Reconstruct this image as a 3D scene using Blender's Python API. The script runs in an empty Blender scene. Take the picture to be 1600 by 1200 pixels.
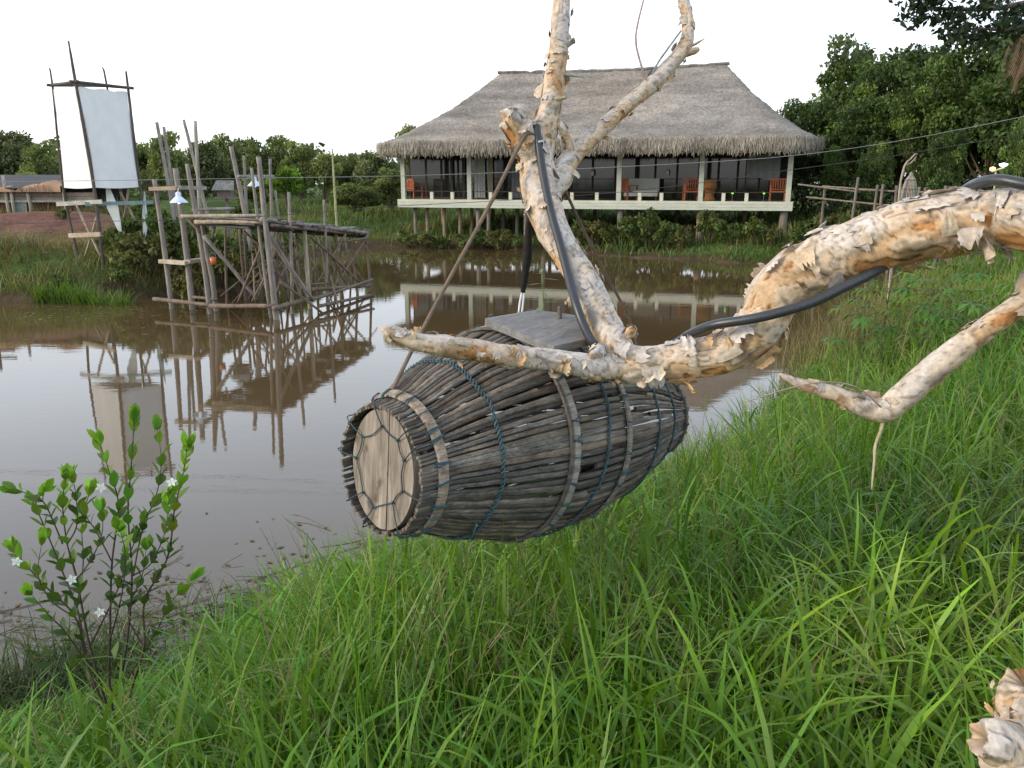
import bpy, math, random
import numpy as np
from mathutils import Vector, Matrix, noise as mn
R = math.radians
sc = bpy.context.scene
col = sc.collection
rng = np.random.default_rng(7)
random.seed(7)
U = random.uniform

# ------------------------------------------------------------------ camera
F, H = 1244.4, 3.0
TH = math.atan(317 / F)
FW = np.array([0, math.cos(TH), -math.sin(TH)])
UP = np.array([0, math.sin(TH), math.cos(TH)])
RT = np.array([1.0, 0, 0])
C0 = np.array([0, 0, H])
def ray(px, py): return FW + (px - 800) / F * RT - (py - 600) / F * UP
def P(px, py, d): return C0 + d * ray(px, py)                 # at camera depth d
def V(px, py, Y):                                             # at world distance y = Y
    r = ray(px, py); return C0 + r * (Y / r[1])
def G(px, py, z=0.0):                                         # at height z
    r = ray(px, py); return C0 + r * ((z - H) / r[2])
cam = bpy.data.cameras.new('camera'); co = bpy.data.objects.new('camera', cam); col.objects.link(co)
cam.sensor_width = 36; cam.lens = F / 1600 * 36; cam.clip_end = 3000; cam.clip_start = 0.05
co.location = (0, 0, H); co.rotation_euler = (math.pi / 2 - TH, 0, 0)
sc.camera = co

# ------------------------------------------------------------------ object helpers
def tag(o, label=None, cat=None, group=None, kind=None):
    if label: o['label'] = label
    if cat: o['category'] = cat
    if group: o['group'] = group
    if kind: o['kind'] = kind
    return o
def empty(name, loc, label=None, cat=None, group=None, rz=0):
    o = bpy.data.objects.new(name, None); col.objects.link(o)
    o.location = Vector(loc); o.rotation_euler = (0, 0, rz); o.empty_display_size = .1
    return tag(o, label, cat, group)
def copy_tree(o, parent=None):
    c = o.copy(); col.objects.link(c); c.parent = parent
    for ch in [x for x in col.objects if x.parent == o]:
        copy_tree(ch, c)
    return c
def frames(pts):
    n = len(pts); T = []
    for i in range(n):
        a = pts[max(i - 1, 0)]; b = pts[min(i + 1, n - 1)]
        T.append((b - a).normalized())
    up = Vector((0, 0, 1)) if abs(T[0].z) < .9 else Vector((0, 1, 0))
    nrm = T[0].cross(up).normalized(); out = []
    for t in T:
        nrm = (nrm - t * nrm.dot(t)).normalized()
        out.append((t, nrm, t.cross(nrm).normalized()))
    return out
def smooth_path(pts, rad, step):
    pts = [Vector(p) for p in pts]; n = len(pts); P_, R_ = [], []
    for i in range(n - 1):
        p0, p1, p2, p3 = pts[max(i - 1, 0)], pts[i], pts[i + 1], pts[min(i + 2, n - 1)]
        k = max(2, int((p2 - p1).length / step))
        for j in range(k):
            t = j / k; t2, t3 = t * t, t * t * t
            P_.append(.5 * ((2 * p1) + (p2 - p0) * t + (2 * p0 - 5 * p1 + 4 * p2 - p3) * t2 + (3 * p1 - p0 - 3 * p2 + p3) * t3))
            s = t * t * (3 - 2 * t); R_.append(rad[i] * (1 - s) + rad[i + 1] * s)
    P_.append(pts[-1]); R_.append(rad[-1])
    return P_, R_
class MB:
    def __init__(s): s.v, s.f, s.c = [], [], []
    def add(s, vs, fs, c=(1, 1, 1)):
        b = len(s.v); s.v += [tuple(x) for x in vs]; s.f += [tuple(b + i for i in f) for f in fs]
        s.c += [tuple(c)] * len(vs) if not isinstance(c, list) else c
        return s
    def tube(s, pts, rad, n=8, c=(1, 1, 1), step=None, wob=0.0, cap=True):
        if not hasattr(rad, '__len__'): rad = [rad] * len(pts)
        if step: pts, rad = smooth_path(pts, rad, step)
        else: pts = [Vector(p) for p in pts]
        fr = frames(pts); vs, fs = [], []
        for i, (p, r) in enumerate(zip(pts, rad)):
            t, a, b = fr[i]
            for k in range(n):
                an = 2 * math.pi * k / n; rr = r * (1 + U(-wob, wob))
                vs.append(p + (a * math.cos(an) + b * math.sin(an)) * rr)
        for i in range(len(pts) - 1):
            for k in range(n):
                fs.append((i * n + k, i * n + (k + 1) % n, (i + 1) * n + (k + 1) % n, (i + 1) * n + k))
        if cap: fs.append(tuple(range(n - 1, -1, -1))); m = (len(pts) - 1) * n; fs.append(tuple(range(m, m + n)))
        return s.add(vs, fs, c)
    def beam(s, p0, p1, w, h, c=(1, 1, 1), up=(0, 0, 1)):
        p0, p1 = Vector(p0), Vector(p1); t = (p1 - p0).normalized(); up = Vector(up)
        a = t.cross(up)
        if a.length < .01: a = t.cross(Vector((0, 1, 0)))
        a.normalize(); b = a.cross(t).normalized(); vs = []
        for p in (p0, p1):
            for x, y in ((-1, -1), (1, -1), (1, 1), (-1, 1)): vs.append(p + a * x * w / 2 + b * y * h / 2)
        return s.add(vs, [(3, 2, 1, 0), (4, 5, 6, 7), (0, 1, 5, 4), (1, 2, 6, 5), (2, 3, 7, 6), (3, 0, 4, 7)], c)
    def box(s, x0, x1, y0, y1, z0, z1, c=(1, 1, 1)):
        return s.add([(x0, y0, z0), (x1, y0, z0), (x1, y1, z0), (x0, y1, z0), (x0, y0, z1), (x1, y0, z1), (x1, y1, z1), (x0, y1, z1)],
                     [(3, 2, 1, 0), (4, 5, 6, 7), (0, 1, 5, 4), (1, 2, 6, 5), (2, 3, 7, 6), (3, 0, 4, 7)], c)
    def lathe(s, prof, n=16, o=(0, 0, 0), c=(1, 1, 1)):
        vs, fs = [], []
        for r, z in prof:
            for k in range(n):
                a = 2 * math.pi * k / n; vs.append((o[0] + r * math.cos(a), o[1] + r * math.sin(a), o[2] + z))
        for i in range(len(prof) - 1):
            for k in range(n): fs.append((i * n + k, i * n + (k + 1) % n, (i + 1) * n + (k + 1) % n, (i + 1) * n + k))
        return s.add(vs, fs, c)
    def build(s, name, mat, parent=None, origin=None, smooth=False, local=False):
        if origin is None: origin = Vector((0, 0, 0)) if (parent is None or local) else root_loc(parent)
        o = Vector(origin)
        me = bpy.data.meshes.new(name)
        me.from_pydata([(x[0] - o.x, x[1] - o.y, x[2] - o.z) for x in s.v], [], s.f)
        return finish(name, me, s.c, mat, parent, o, smooth)
def root_loc(p):
    l = Vector(p.location)
    while p.parent is not None: p = p.parent; l = l + Vector(p.location)
    return l
def finish(name, me, cols, mat, parent, o, smooth):
    at = me.color_attributes.new('Col', 'FLOAT_COLOR', 'POINT')
    ca = np.ones((len(me.vertices), 4), dtype=np.float32); ca[:, :3] = np.asarray(cols, dtype=np.float32)[:, :3]
    at.data.foreach_set('color', ca.ravel())
    if smooth: me.polygons.foreach_set('use_smooth', [True] * len(me.polygons))
    me.materials.append(mat); me.update()
    ob = bpy.data.objects.new(name, me); col.objects.link(ob)
    if parent is not None: ob.parent = parent
    else: ob.location = o
    return ob
def build_np(name, Vv, Q, Cc, mat, parent=None, origin=(0, 0, 0), smooth=False):   # quads only, verts already local to origin
    me = bpy.data.meshes.new(name); n, m = len(Vv), len(Q)
    me.vertices.add(n); me.vertices.foreach_set('co', np.asarray(Vv, dtype=np.float32).ravel())
    me.loops.add(4 * m); me.loops.foreach_set('vertex_index', np.asarray(Q, dtype=np.int32).ravel())
    me.polygons.add(m); me.polygons.foreach_set('loop_start', np.arange(0, 4 * m, 4, dtype=np.int32))
    me.polygons.foreach_set('loop_total', np.full(m, 4, dtype=np.int32))
    me.update(calc_edges=True); me.validate()
    return finish(name, me, Cc, mat, parent, Vector(origin), smooth)

# ------------------------------------------------------------------ materials
def new_mat(name):
    m = bpy.data.materials.new(name); m.use_nodes = True; nt = m.node_tree
    for n in list(nt.nodes):
        if n.type != 'OUTPUT_MATERIAL' and n.type != 'BSDF_PRINCIPLED': nt.nodes.remove(n)
    return m, nt, nt.nodes['Principled BSDF'], nt.nodes['Material Output']
def surf(name, rough=.8, spec=.25, n1=(6, 6, 6), a1=.35, n2=(40, 40, 40), a2=.25, bump=.3, bdist=.01, tint=(1, 1, 1), spots=None, metal=0.0):
    """vertex colour x two stretched noises, bump from the finer"""
    m, nt, b, out = new_mat(name); N, L = nt.nodes, nt.links
    at = N.new('ShaderNodeVertexColor'); at.layer_name = 'Col'
    tc = N.new('ShaderNodeTexCoord'); cur = at.outputs['Color']; fin = None
    for sca, amt in ((n1, a1), (n2, a2)):
        mp = N.new('ShaderNodeMapping'); mp.inputs['Scale'].default_value = sca; L.new(tc.outputs['Object'], mp.inputs['Vector'])
        nz = N.new('ShaderNodeTexNoise'); nz.inputs['Scale'].default_value = 1; nz.inputs['Detail'].default_value = 5; nz.inputs['Roughness'].default_value = .62
        L.new(mp.outputs[0], nz.inputs['Vector'])
        mr = N.new('ShaderNodeMapRange'); mr.inputs[1].default_value = .3; mr.inputs[2].default_value = .7
        mr.inputs[3].default_value = 1 - amt; mr.inputs[4].default_value = 1 + amt; L.new(nz.outputs['Fac'], mr.inputs[0])
        vm = N.new('ShaderNodeVectorMath'); vm.operation = 'SCALE'; L.new(cur, vm.inputs[0]); L.new(mr.outputs[0], vm.inputs['Scale'])
        cur = vm.outputs[0]; fin = nz
    if spots:                                          # (scale, threshold, colour): lichen, moss, stains
        nz = N.new('ShaderNodeTexNoise'); nz.inputs['Scale'].default_value = spots[0]; nz.inputs['Detail'].default_value = 6; L.new(tc.outputs['Object'], nz.inputs['Vector'])
        mr = N.new('ShaderNodeMapRange'); mr.inputs[1].default_value = spots[1]; mr.inputs[2].default_value = spots[1] + .08; L.new(nz.outputs['Fac'], mr.inputs[0])
        mx = N.new('ShaderNodeMix'); mx.data_type = 'RGBA'; L.new(mr.outputs[0], mx.inputs[0]); L.new(cur, mx.inputs[6]); mx.inputs[7].default_value = (*spots[2], 1)
        cur = mx.outputs[2]
    L.new(cur, b.inputs['Base Color'])
    b.inputs['Roughness'].default_value = rough; b.inputs['Specular IOR Level'].default_value = spec; b.inputs['Metallic'].default_value = metal
    if bump:
        bp = N.new('ShaderNodeBump'); bp.inputs['Strength'].default_value = bump; bp.inputs['Distance'].default_value = bdist
        L.new(fin.outputs['Fac'], bp.inputs['Height']); L.new(bp.outputs[0], b.inputs['Normal'])
    return m
def leafmat(name, trans=.3, rough=.45, spec=.3, nscale=1.5, namt=.25):
    m, nt, b, out = new_mat(name); N, L = nt.nodes, nt.links
    at = N.new('ShaderNodeVertexColor'); at.layer_name = 'Col'
    tc = N.new('ShaderNodeTexCoord'); nz = N.new('ShaderNodeTexNoise'); nz.inputs['Scale'].default_value = nscale; nz.inputs['Detail'].default_value = 3
    L.new(tc.outputs['Object'], nz.inputs['Vector'])
    mr = N.new('ShaderNodeMapRange'); mr.inputs[1].default_value = .3; mr.inputs[2].default_value = .7; mr.inputs[3].default_value = 1 - namt; mr.inputs[4].default_value = 1 + namt
    L.new(nz.outputs['Fac'], mr.inputs[0])
    vm = N.new('ShaderNodeVectorMath'); vm.operation = 'SCALE'; L.new(at.outputs['Color'], vm.inputs[0]); L.new(mr.outputs[0], vm.inputs['Scale'])
    L.new(vm.outputs[0], b.inputs['Base Color']); b.inputs['Roughness'].default_value = rough; b.inputs['Specular IOR Level'].default_value = spec
    tr = N.new('ShaderNodeBsdfTranslucent'); vm2 = N.new('ShaderNodeVectorMath'); vm2.operation = 'MULTIPLY'; vm2.inputs[1].default_value = (1.25, 1.3, .6)
    L.new(vm.outputs[0], vm2.inputs[0]); L.new(vm2.outputs[0], tr.inputs['Color'])
    mx = N.new('ShaderNodeMixShader'); mx.inputs[0].default_value = trans; L.new(b.outputs[0], mx.inputs[1]); L.new(tr.outputs[0], mx.inputs[2])
    L.new(mx.outputs[0], out.inputs['Surface'])
    return m
M = {}
M['bark'] = surf('paper_bark', .85, .15, (14, 14, 14), .18, (90, 90, 90), .22, .5, .004)
M['slat'] = surf('weathered_bamboo', .75, .25, (5, 60, 60), .5, (14, 220, 220), .4, .5, .003, spots=(11, .70, (.16, .19, .05)))
M['board'] = surf('grey_board', .85, .2, (6, 30, 30), .25, (25, 160, 160), .25, .5, .003)
M['disc'] = surf('pale_end_board', .85, .2, (30, 30, 5), .45, (160, 160, 14), .30, .6, .003, spots=(13, .62, (.12, .09, .065)))
M['cord'] = surf('plastic_cord', .6, .3, (40, 40, 40), .25, (300, 300, 300), .3, .2, .001)
M['pole'] = surf('weathered_pole', .85, .15, (9, 9, 1.2), .35, (50, 50, 6), .3, .4, .01)
M['plank'] = surf('old_plank', .85, .15, (3, 3, 3), .3, (30, 30, 30), .25, .3, .01)
M['hose'] = surf('rubber_hose', .36, .5, (12, 12, 12), .18, (120, 120, 120), .22, .15, .002)
M['thatch'] = surf('thatch', .95, .08, (.55, .55, 2.6), .30, (9, 9, 3), .34, .9, .06)
M['straw'] = surf('straw', .95, .08, (1.2, 1.2, 1.2), .3, (14, 14, 3), .25, .2, .01)
M['paint'] = surf('pale_paint', .6, .3, (1.5, 1.5, 4), .10, (8, 8, 30), .12, .15, .005)
M['cloth'] = surf('white_cloth', .9, .1, (1.2, 1.2, .5), .05, (6, 6, 3), .04, .25, .02)
M['dark'] = surf('dark_timber', .7, .3, (2, 2, 2), .3, (14, 14, 14), .2, .2, .01)
M['metal'] = surf('enamel_metal', .35, .5, (5, 5, 5), .06, (40, 40, 40), .08, .05, .002)
M['wire'] = surf('overhead_cable', .5, .4, (2, 2, 2), .1, (20, 20, 20), .1, 0)
M['leaf'] = leafmat('leaves', .3, .5, .25, 1.2, .25)
M['leaf_far'] = leafmat('distant_leaves', .32, .65, .12, .35, .35)
M['grass'] = leafmat('grass_blades', .30, .42, .3, .7, .28)
M['petal'] = leafmat('petals', .25, .6, .2, 5, .04)
M['twig'] = surf('twig_bark', .85, .15, (20, 20, 20), .25, (120, 120, 120), .2, .3, .002)
def glassmat():
    m, nt, b, out = new_mat('dark_window_glass'); N, L = nt.nodes, nt.links
    tc = N.new('ShaderNodeTexCoord'); nz = N.new('ShaderNodeTexNoise'); nz.inputs['Scale'].default_value = .6
    L.new(tc.outputs['Object'], nz.inputs['Vector'])
    cr = N.new('ShaderNodeValToRGB'); cr.color_ramp.elements[0].color = (.006, .007, .007, 1); cr.color_ramp.elements[1].color = (.022, .026, .026, 1)
    L.new(nz.outputs['Fac'], cr.inputs[0]); L.new(cr.outputs[0], b.inputs['Base Color'])
    b.inputs['Roughness'].default_value = .06; b.inputs['Specular IOR Level'].default_value = .6
    bp = N.new('ShaderNodeBump'); bp.inputs['Strength'].default_value = .06; bp.inputs['Distance'].default_value = .05
    L.new(nz.outputs['Fac'], bp.inputs['Height']); L.new(bp.outputs[0], b.inputs['Normal'])
    return m
M['glass'] = glassmat()
def emit(name, c, s):
    m, nt, b, out = new_mat(name); b.inputs['Base Color'].default_value = (*c, 1)
    b.inputs['Emission Color'].default_value = (*c, 1); b.inputs['Emission Strength'].default_value = s
    return m
M['glow_green'] = emit('lit_green_lamp', (.25, .95, .08), 2.2)
M['glow_white'] = emit('lit_white_bulb', (.85, .92, 1), 1.6)
M['glow_warm'] = emit('lit_warm_bulb', (1, .7, .3), 1.6)

# ------------------------------------------------------------------ world and sun
EL, AZ = 22, 253
w = bpy.data.worlds.new('World'); sc.world = w; w.use_nodes = True; nt = w.node_tree; N, L = nt.nodes, nt.links
for n in list(N): N.remove(n)
out = N.new('ShaderNodeOutputWorld')
sky = N.new('ShaderNodeTexSky'); sky.sky_type = 'NISHITA'; sky.sun_disc = False; sky.sun_elevation = R(EL); sky.sun_rotation = R(AZ)
sky.dust_density = 4; sky.air_density = 1.0; sky.ozone_density = 1.2
b1 = N.new('ShaderNodeBackground'); b1.inputs['Strength'].default_value = .12; L.new(sky.outputs[0], b1.inputs['Color'])
# a veil of thin bright overcast, whitest near the horizon
tc = N.new('ShaderNodeTexCoord'); sx = N.new('ShaderNodeSeparateXYZ'); L.new(tc.outputs['Generated'], sx.inputs[0])
cr = N.new('ShaderNodeValToRGB'); e = cr.color_ramp.elements
e[0].position = 0; e[0].color = (1.0, 1.0, .985, 1); e[1].position = .9; e[1].color = (.50, .57, .68, 1)
k = e.new(.22); k.color = (.98, 1.10, 1.24, 1); k = e.new(.45); k.color = (.72, .86, 1.06, 1)
L.new(sx.outputs['Z'], cr.inputs[0])
nz = N.new('ShaderNodeTexNoise'); nz.inputs['Scale'].default_value = 2.2; nz.inputs['Detail'].default_value = 4; L.new(tc.outputs['Generated'], nz.inputs['Vector'])
mr = N.new('ShaderNodeMapRange'); mr.inputs[3].default_value = .92; mr.inputs[4].default_value = 1.08; L.new(nz.outputs['Fac'], mr.inputs[0])
vm = N.new('ShaderNodeVectorMath'); vm.operation = 'SCALE'; L.new(cr.outputs[0], vm.inputs[0]); L.new(mr.outputs[0], vm.inputs['Scale'])
b2 = N.new('ShaderNodeBackground'); b2.inputs['Strength'].default_value = 1.95; L.new(vm.outputs[0], b2.inputs['Color'])
ad = N.new('ShaderNodeMixShader'); ad.inputs[0].default_value = .72; L.new(b1.outputs[0], ad.inputs[1]); L.new(b2.outputs[0], ad.inputs[2])
L.new(ad.outputs[0], out.inputs['Surface'])
sl = bpy.data.lights.new('sun', 'SUN'); so = bpy.data.objects.new('sun', sl); col.objects.link(so)
sl.energy = 2.6; sl.angle = R(16); sl.color = (1, .86, .68)
sv = Vector((math.sin(R(AZ)) * math.cos(R(EL)), math.cos(R(AZ)) * math.cos(R(EL)), math.sin(R(EL))))
so.rotation_euler = sv.to_track_quat('Z', 'Y').to_euler(); so.location = (-20, -5, 20)
sc.view_settings.view_transform = 'Standard'; sc.view_settings.look = 'None'; sc.view_settings.exposure = 0
sc.render.engine = 'CYCLES'; sc.cycles.use_denoising = True
sc.cycles.max_bounces = 6; sc.cycles.transparent_max_bounces = 4; sc.cycles.sample_clamp_indirect = 4

# ------------------------------------------------------------------ terrain and water
shore_px = [(-400, 482), (-150, 476), (0, 472), (120, 473), (240, 466), (310, 455), (343, 462), (400, 450), (430, 438), (468, 412), (500, 397), (540, 388), (590, 386),
            (700, 387), (850, 391), (960, 401), (1100, 408), (1200, 414), (1300, 418), (1400, 425), (1500, 437), (1420, 452), (1330, 478), (1290, 530),
            (1255, 620), (1200, 700), (1060, 810), (900, 900), (760, 960), (600, 1005), (420, 1062), (200, 1132), (0, 1180), (-250, 1205)]
LK = np.array([G(x, y)[:2] for x, y in shore_px])
LK = np.vstack([[-75, 26], LK, [-9, 2.2], [-75, 1.0]])
def shore(x, y):                                    # distance to the waterline, negative over the lake
    x = np.atleast_1d(np.asarray(x, float)); y = np.atleast_1d(np.asarray(y, float))
    d = np.full(x.shape, 1e9); ins = np.zeros(x.shape, bool); n = len(LK)
    for i in range(n):
        ax, ay = LK[i]; bx, by = LK[(i + 1) % n]; dx, dy = bx - ax, by - ay
        t = np.clip(((x - ax) * dx + (y - ay) * dy) / (dx * dx + dy * dy), 0, 1)
        d = np.minimum(d, np.hypot(x - ax - t * dx, y - ay - t * dy))
        c = (ay > y) != (by > y)
        xi = ax + (y - ay) / (by - ay if by != ay else 1e-9) * dx
        ins ^= c & (x < xi)
    return np.where(ins, -d, d)
def wob(x, y, s, seed): return np.sin(x * s + seed) * np.cos(y * s * 1.17 + 2 * seed) + .5 * np.sin(x * s * 2.3 - y * s * 1.9 + seed * 3)
MX, MY, _ = V(30, 350, 26)
def hz(x, y):
    x = np.atleast_1d(np.asarray(x, float)); y = np.atleast_1d(np.asarray(y, float))
    d = shore(x, y) + .18 * wob(x, y, 1.3, 1.0) * np.clip(np.hypot(x, y) / 10, .3, 1.5)
    r = np.hypot(x, y); k = np.clip((r - 6) / 14, 0, 1); Ls = 1.25 + 1.0 * k + 3.2 * np.clip((y - 26) / 6, 0, 1)
    h = np.where(d > 0, .02 + 1.32 * (1 - np.exp(-np.maximum(d, 0) / Ls)), np.maximum(d * .35, -.8))
    land = np.clip(d / 1.5, 0, 1)
    h = h + land * (.05 * wob(x, y, 1.1, 4.0) + .06 * wob(x, y, .31, 9.0) * (1 + 2 * k))
    h = h + land * .62 * np.exp(-((x - MX) ** 2 / 30 + (y - MY) ** 2 / 9))
    return h
def gz(x, y): return float(hz(x, y)[0])
def on_ground(px, py):                              # where the ray of a pixel meets the ground
    r = ray(px, py); r = r / r[1]; ys = np.arange(.8, 90, .02)
    z = H + r[2] * ys; g = np.maximum(hz(r[0] * ys, ys), 0); i = int(np.argmax(z <= g))
    return np.array([r[0] * ys[i], ys[i], g[i]])
def axis(n, a, k): u = np.linspace(-1, 1, n); return a * np.sinh(k * u) / math.sinh(k)
gx = axis(281, 420, 6.0); gy = axis(281, 420, 6.0) + 8
gx = np.unique(np.concatenate([gx, np.arange(-22, 22, .22)])); gy = np.unique(np.concatenate([gy, np.arange(-2, 44, .22)]))
XX, YY = np.meshgrid(gx, gy); xf, yf = XX.ravel(), YY.ravel()
zf = hz(xf, yf); df = shore(xf, yf)
nx, ny = len(gx), len(gy)
ii = np.arange(nx * ny).reshape(ny, nx)
Q = np.stack([ii[:-1, :-1], ii[:-1, 1:], ii[1:, 1:], ii[1:, :-1]], -1).reshape(-1, 4)
mud = np.array([.085, .058, .036]); grn = np.array([.075, .115, .028]); red = np.array([.17, .085, .062])
t = np.clip((df - .35 + .25 * wob(xf, yf, 1.7, 2)) / .8, 0, 1)[:, None]
cc = mud * (1 - t) + grn * (1 + .25 * wob(xf, yf, .6, 5))[:, None] * t
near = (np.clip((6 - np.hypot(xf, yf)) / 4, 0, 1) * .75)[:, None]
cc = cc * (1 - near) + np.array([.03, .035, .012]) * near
rr = np.exp(-(((xf - MX) ** 2) / 26 + ((yf - MY + .6) ** 2) / 5))[:, None]; rr = np.clip(rr * 1.6 - .25, 0, 1)
cc = cc * (1 - rr) + red * rr
M['ground'] = surf('ground', .95, .1, (1.2, 1.2, 1.2), .3, (9, 9, 9), .35, .6, .05)
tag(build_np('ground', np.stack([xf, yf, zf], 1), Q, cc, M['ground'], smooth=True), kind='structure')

def watermat():
    m, nt, b, out = new_mat('muddy_water'); N, L = nt.nodes, nt.links
    b.inputs['Base Color'].default_value = (.112, .073, .035, 1); b.inputs['Roughness'].default_value = .022; b.inputs['IOR'].default_value = 1.54
    b.inputs['Specular IOR Level'].default_value = .5
    tc = N.new('ShaderNodeTexCoord')
    nz0 = N.new('ShaderNodeTexNoise'); nz0.inputs['Scale'].default_value = .25; nz0.inputs['Detail'].default_value = 3; L.new(tc.outputs['Object'], nz0.inputs['Vector'])
    cr = N.new('ShaderNodeValToRGB'); cr.color_ramp.elements[0].color = (.085, .054, .023, 1); cr.color_ramp.elements[1].color = (.112, .076, .038, 1)
    cr.color_ramp.elements[0].position = .35; cr.color_ramp.elements[1].position = .68
    L.new(nz0.outputs['Fac'], cr.inputs[0]); L.new(cr.outputs[0], b.inputs['Base Color'])
    mp = N.new('ShaderNodeMapping'); mp.inputs['Scale'].default_value = (1.0, 3.2, 1); L.new(tc.outputs['Object'], mp.inputs['Vector'])
    nz = N.new('ShaderNodeTexNoise'); nz.inputs['Scale'].default_value = 1.6; nz.inputs['Detail'].default_value = 4; nz.inputs['Roughness'].default_value = .55
    L.new(mp.outputs[0], nz.inputs['Vector'])
    bp = N.new('ShaderNodeBump'); bp.inputs['Strength'].default_value = .016; bp.inputs['Distance'].default_value = .06
    L.new(nz.outputs['Fac'], bp.inputs['Height']); L.new(bp.outputs[0], b.inputs['Normal'])
    return m
wb = MB().add([(-78, -4, 0), (30, -4, 0), (30, 46, 0), (-78, 46, 0)], [(0, 1, 2, 3)])
tag(wb.build('lake_water', watermat()), kind='structure')
# ------------------------------------------------------------------ foliage helpers
def leaf_quads(cen, size, up=.4, asp=.55, jit=.35, out=None, droop=0.0):
    """rhombic leaf faces around the given centres, with a fold along the midrib"""
    n = len(cen); size = np.broadcast_to(size, (n,)) * (1 + jit * rng.uniform(-1, 1, n))
    a = rng.normal(size=(n, 3)); a[:, 2] -= droop
    if out is not None: a = a * .7 + out
    a /= np.linalg.norm(a, axis=1)[:, None]
    nr = rng.normal(size=(n, 3)) * (1 - up) + np.array([0, 0, 1.0]) * up * 1.6
    b = np.cross(nr, a); b /= np.linalg.norm(b, axis=1)[:, None] + 1e-9
    s = size[:, None]; nn = np.cross(a, b)
    v = np.stack([cen - a * s * .5, cen + b * s * asp * .5 + nn * s * .10, cen + a * s * .5, cen - b * s * asp * .5 + nn * s * .10], 1).reshape(-1, 3)
    q = np.arange(4 * n).reshape(-1, 4)
    return v, q
def jcol(base, n, dv=.3, dh=.12):
    c = np.array(base)[None, :] * (1 + dv * rng.uniform(-1, 1, n))[:, None]
    c[:, 0] *= 1 + dh * rng.uniform(-1, 1, n); c[:, 2] *= 1 + dh * rng.uniform(-1, 1, n)
    return np.repeat(np.clip(c, 0, 1), 4, 0)
def crown_pts(nc, rx, ry, z0, z1, nl, fill=.5, cr=(.25, .42), shape=None):
    """clumps spread over an egg-shaped volume; leaves on and in every clump"""
    pts, cid, outs = [], [], []
    zc, hzz = (z0 + z1) / 2, (z1 - z0) / 2; base = min(rx, ry, hzz)
    cs = []
    while len(cs) < nc:
        d = rng.normal(size=3); d /= np.linalg.norm(d); k = rng.uniform(.35, 1.0) ** .6
        if d[2] < -.5 and rng.random() < .5: continue
        p = d * k; r = rng.uniform(*cr) * base * (1.15 - .35 * k)
        c = np.array([p[0] * (rx - r), p[1] * (ry - r), zc + p[2] * (hzz - r)])
        cs.append((c, r))
    per = nl // nc
    for i, (c, r) in enumerate(cs):
        d = rng.normal(size=(per, 3)); d /= np.linalg.norm(d, axis=1)[:, None]
        rr = r * np.where(rng.random(per) < fill, rng.uniform(.2, 1, per), rng.uniform(.85, 1.12, per))
        d2 = d * np.array([1.15, 1.15, .8]); pts.append(c + d2 * rr[:, None]); cid.append(np.full(per, i)); outs.append(d)
    return np.concatenate(pts), np.concatenate(cid), np.concatenate(outs), cs
def crown_mesh(nc, rx, ry, z0, z1, nl, size, base, dv=.32, dclump=.34, up=.35, asp=.55, cr=(.25, .42), fill=.5, light=None, plight=.25, droop=0.0):
    p, cid, outs, cs = crown_pts(nc, rx, ry, z0, z1, nl, fill, cr)
    v, q = leaf_quads(p, size, up, asp, out=outs * .5, droop=droop)
    k = 1 + dclump * rng.uniform(-1, 1, nc); lc = rng.random(nc) < plight
    b = np.array(base)[None, :] * k[cid][:, None]
    if light is not None: b = np.where(lc[cid][:, None], np.array(light)[None, :] * k[cid][:, None], b)
    n = len(p); b = b * (1 + dv * rng.uniform(-1, 1, n))[:, None]
    return v, q, np.repeat(np.clip(b, 0, 1), 4, 0), cs
def limbs(mb, cs, base_r, z0, c, every=2, n=6):
    top = max(x[0][2] for x in cs)
    mb.tube([(0, 0, -.3), (U(-.05, .05), U(-.05, .05), z0 * .6), (U(-.15, .15), U(-.15, .15), z0 + (top - z0) * .35), (U(-.2, .2), U(-.2, .2), z0 + (top - z0) * .7)],
            [base_r * 1.25, base_r, base_r * .65, base_r * .25], n, c, step=.4, wob=.08)
    for i, (ce, r) in enumerate(cs):
        if i % every: continue
        s = Vector((0, 0, z0 * .7 + (ce[2] - z0) * .35 * U(.6, 1))); e_ = Vector(ce)
        mid = (s + e_) / 2 + Vector((U(-.1, .1), U(-.1, .1), -.05 * (e_ - s).length))
        mb.tube([s, mid, e_], [base_r * .4, base_r * .25, base_r * .08], 5, c, step=.5)
TRUNK = (.13, .10, .075)
def make_tree(name, h, rx, ry, z0, nc, nl, size, base, light=None, label=None, cat='tree', group=None, tr=.12, mat='leaf_far', every=2, **kw):
    root = empty(name, (0, 0, 0), label, cat, group)
    v, q, c, cs = crown_mesh(nc, rx, ry, z0, h, nl, size, base, light=light, **kw)
    v[:, 2] *= h / np.percentile(v[:, 2], 99.7); build_np('crown', v, q, c, M[mat], root)
    mb = MB(); limbs(mb, cs, tr, max(z0, .4), TRUNK, every); mb.build('trunk', M['twig'], root, local=True, smooth=True)
    return root

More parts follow.
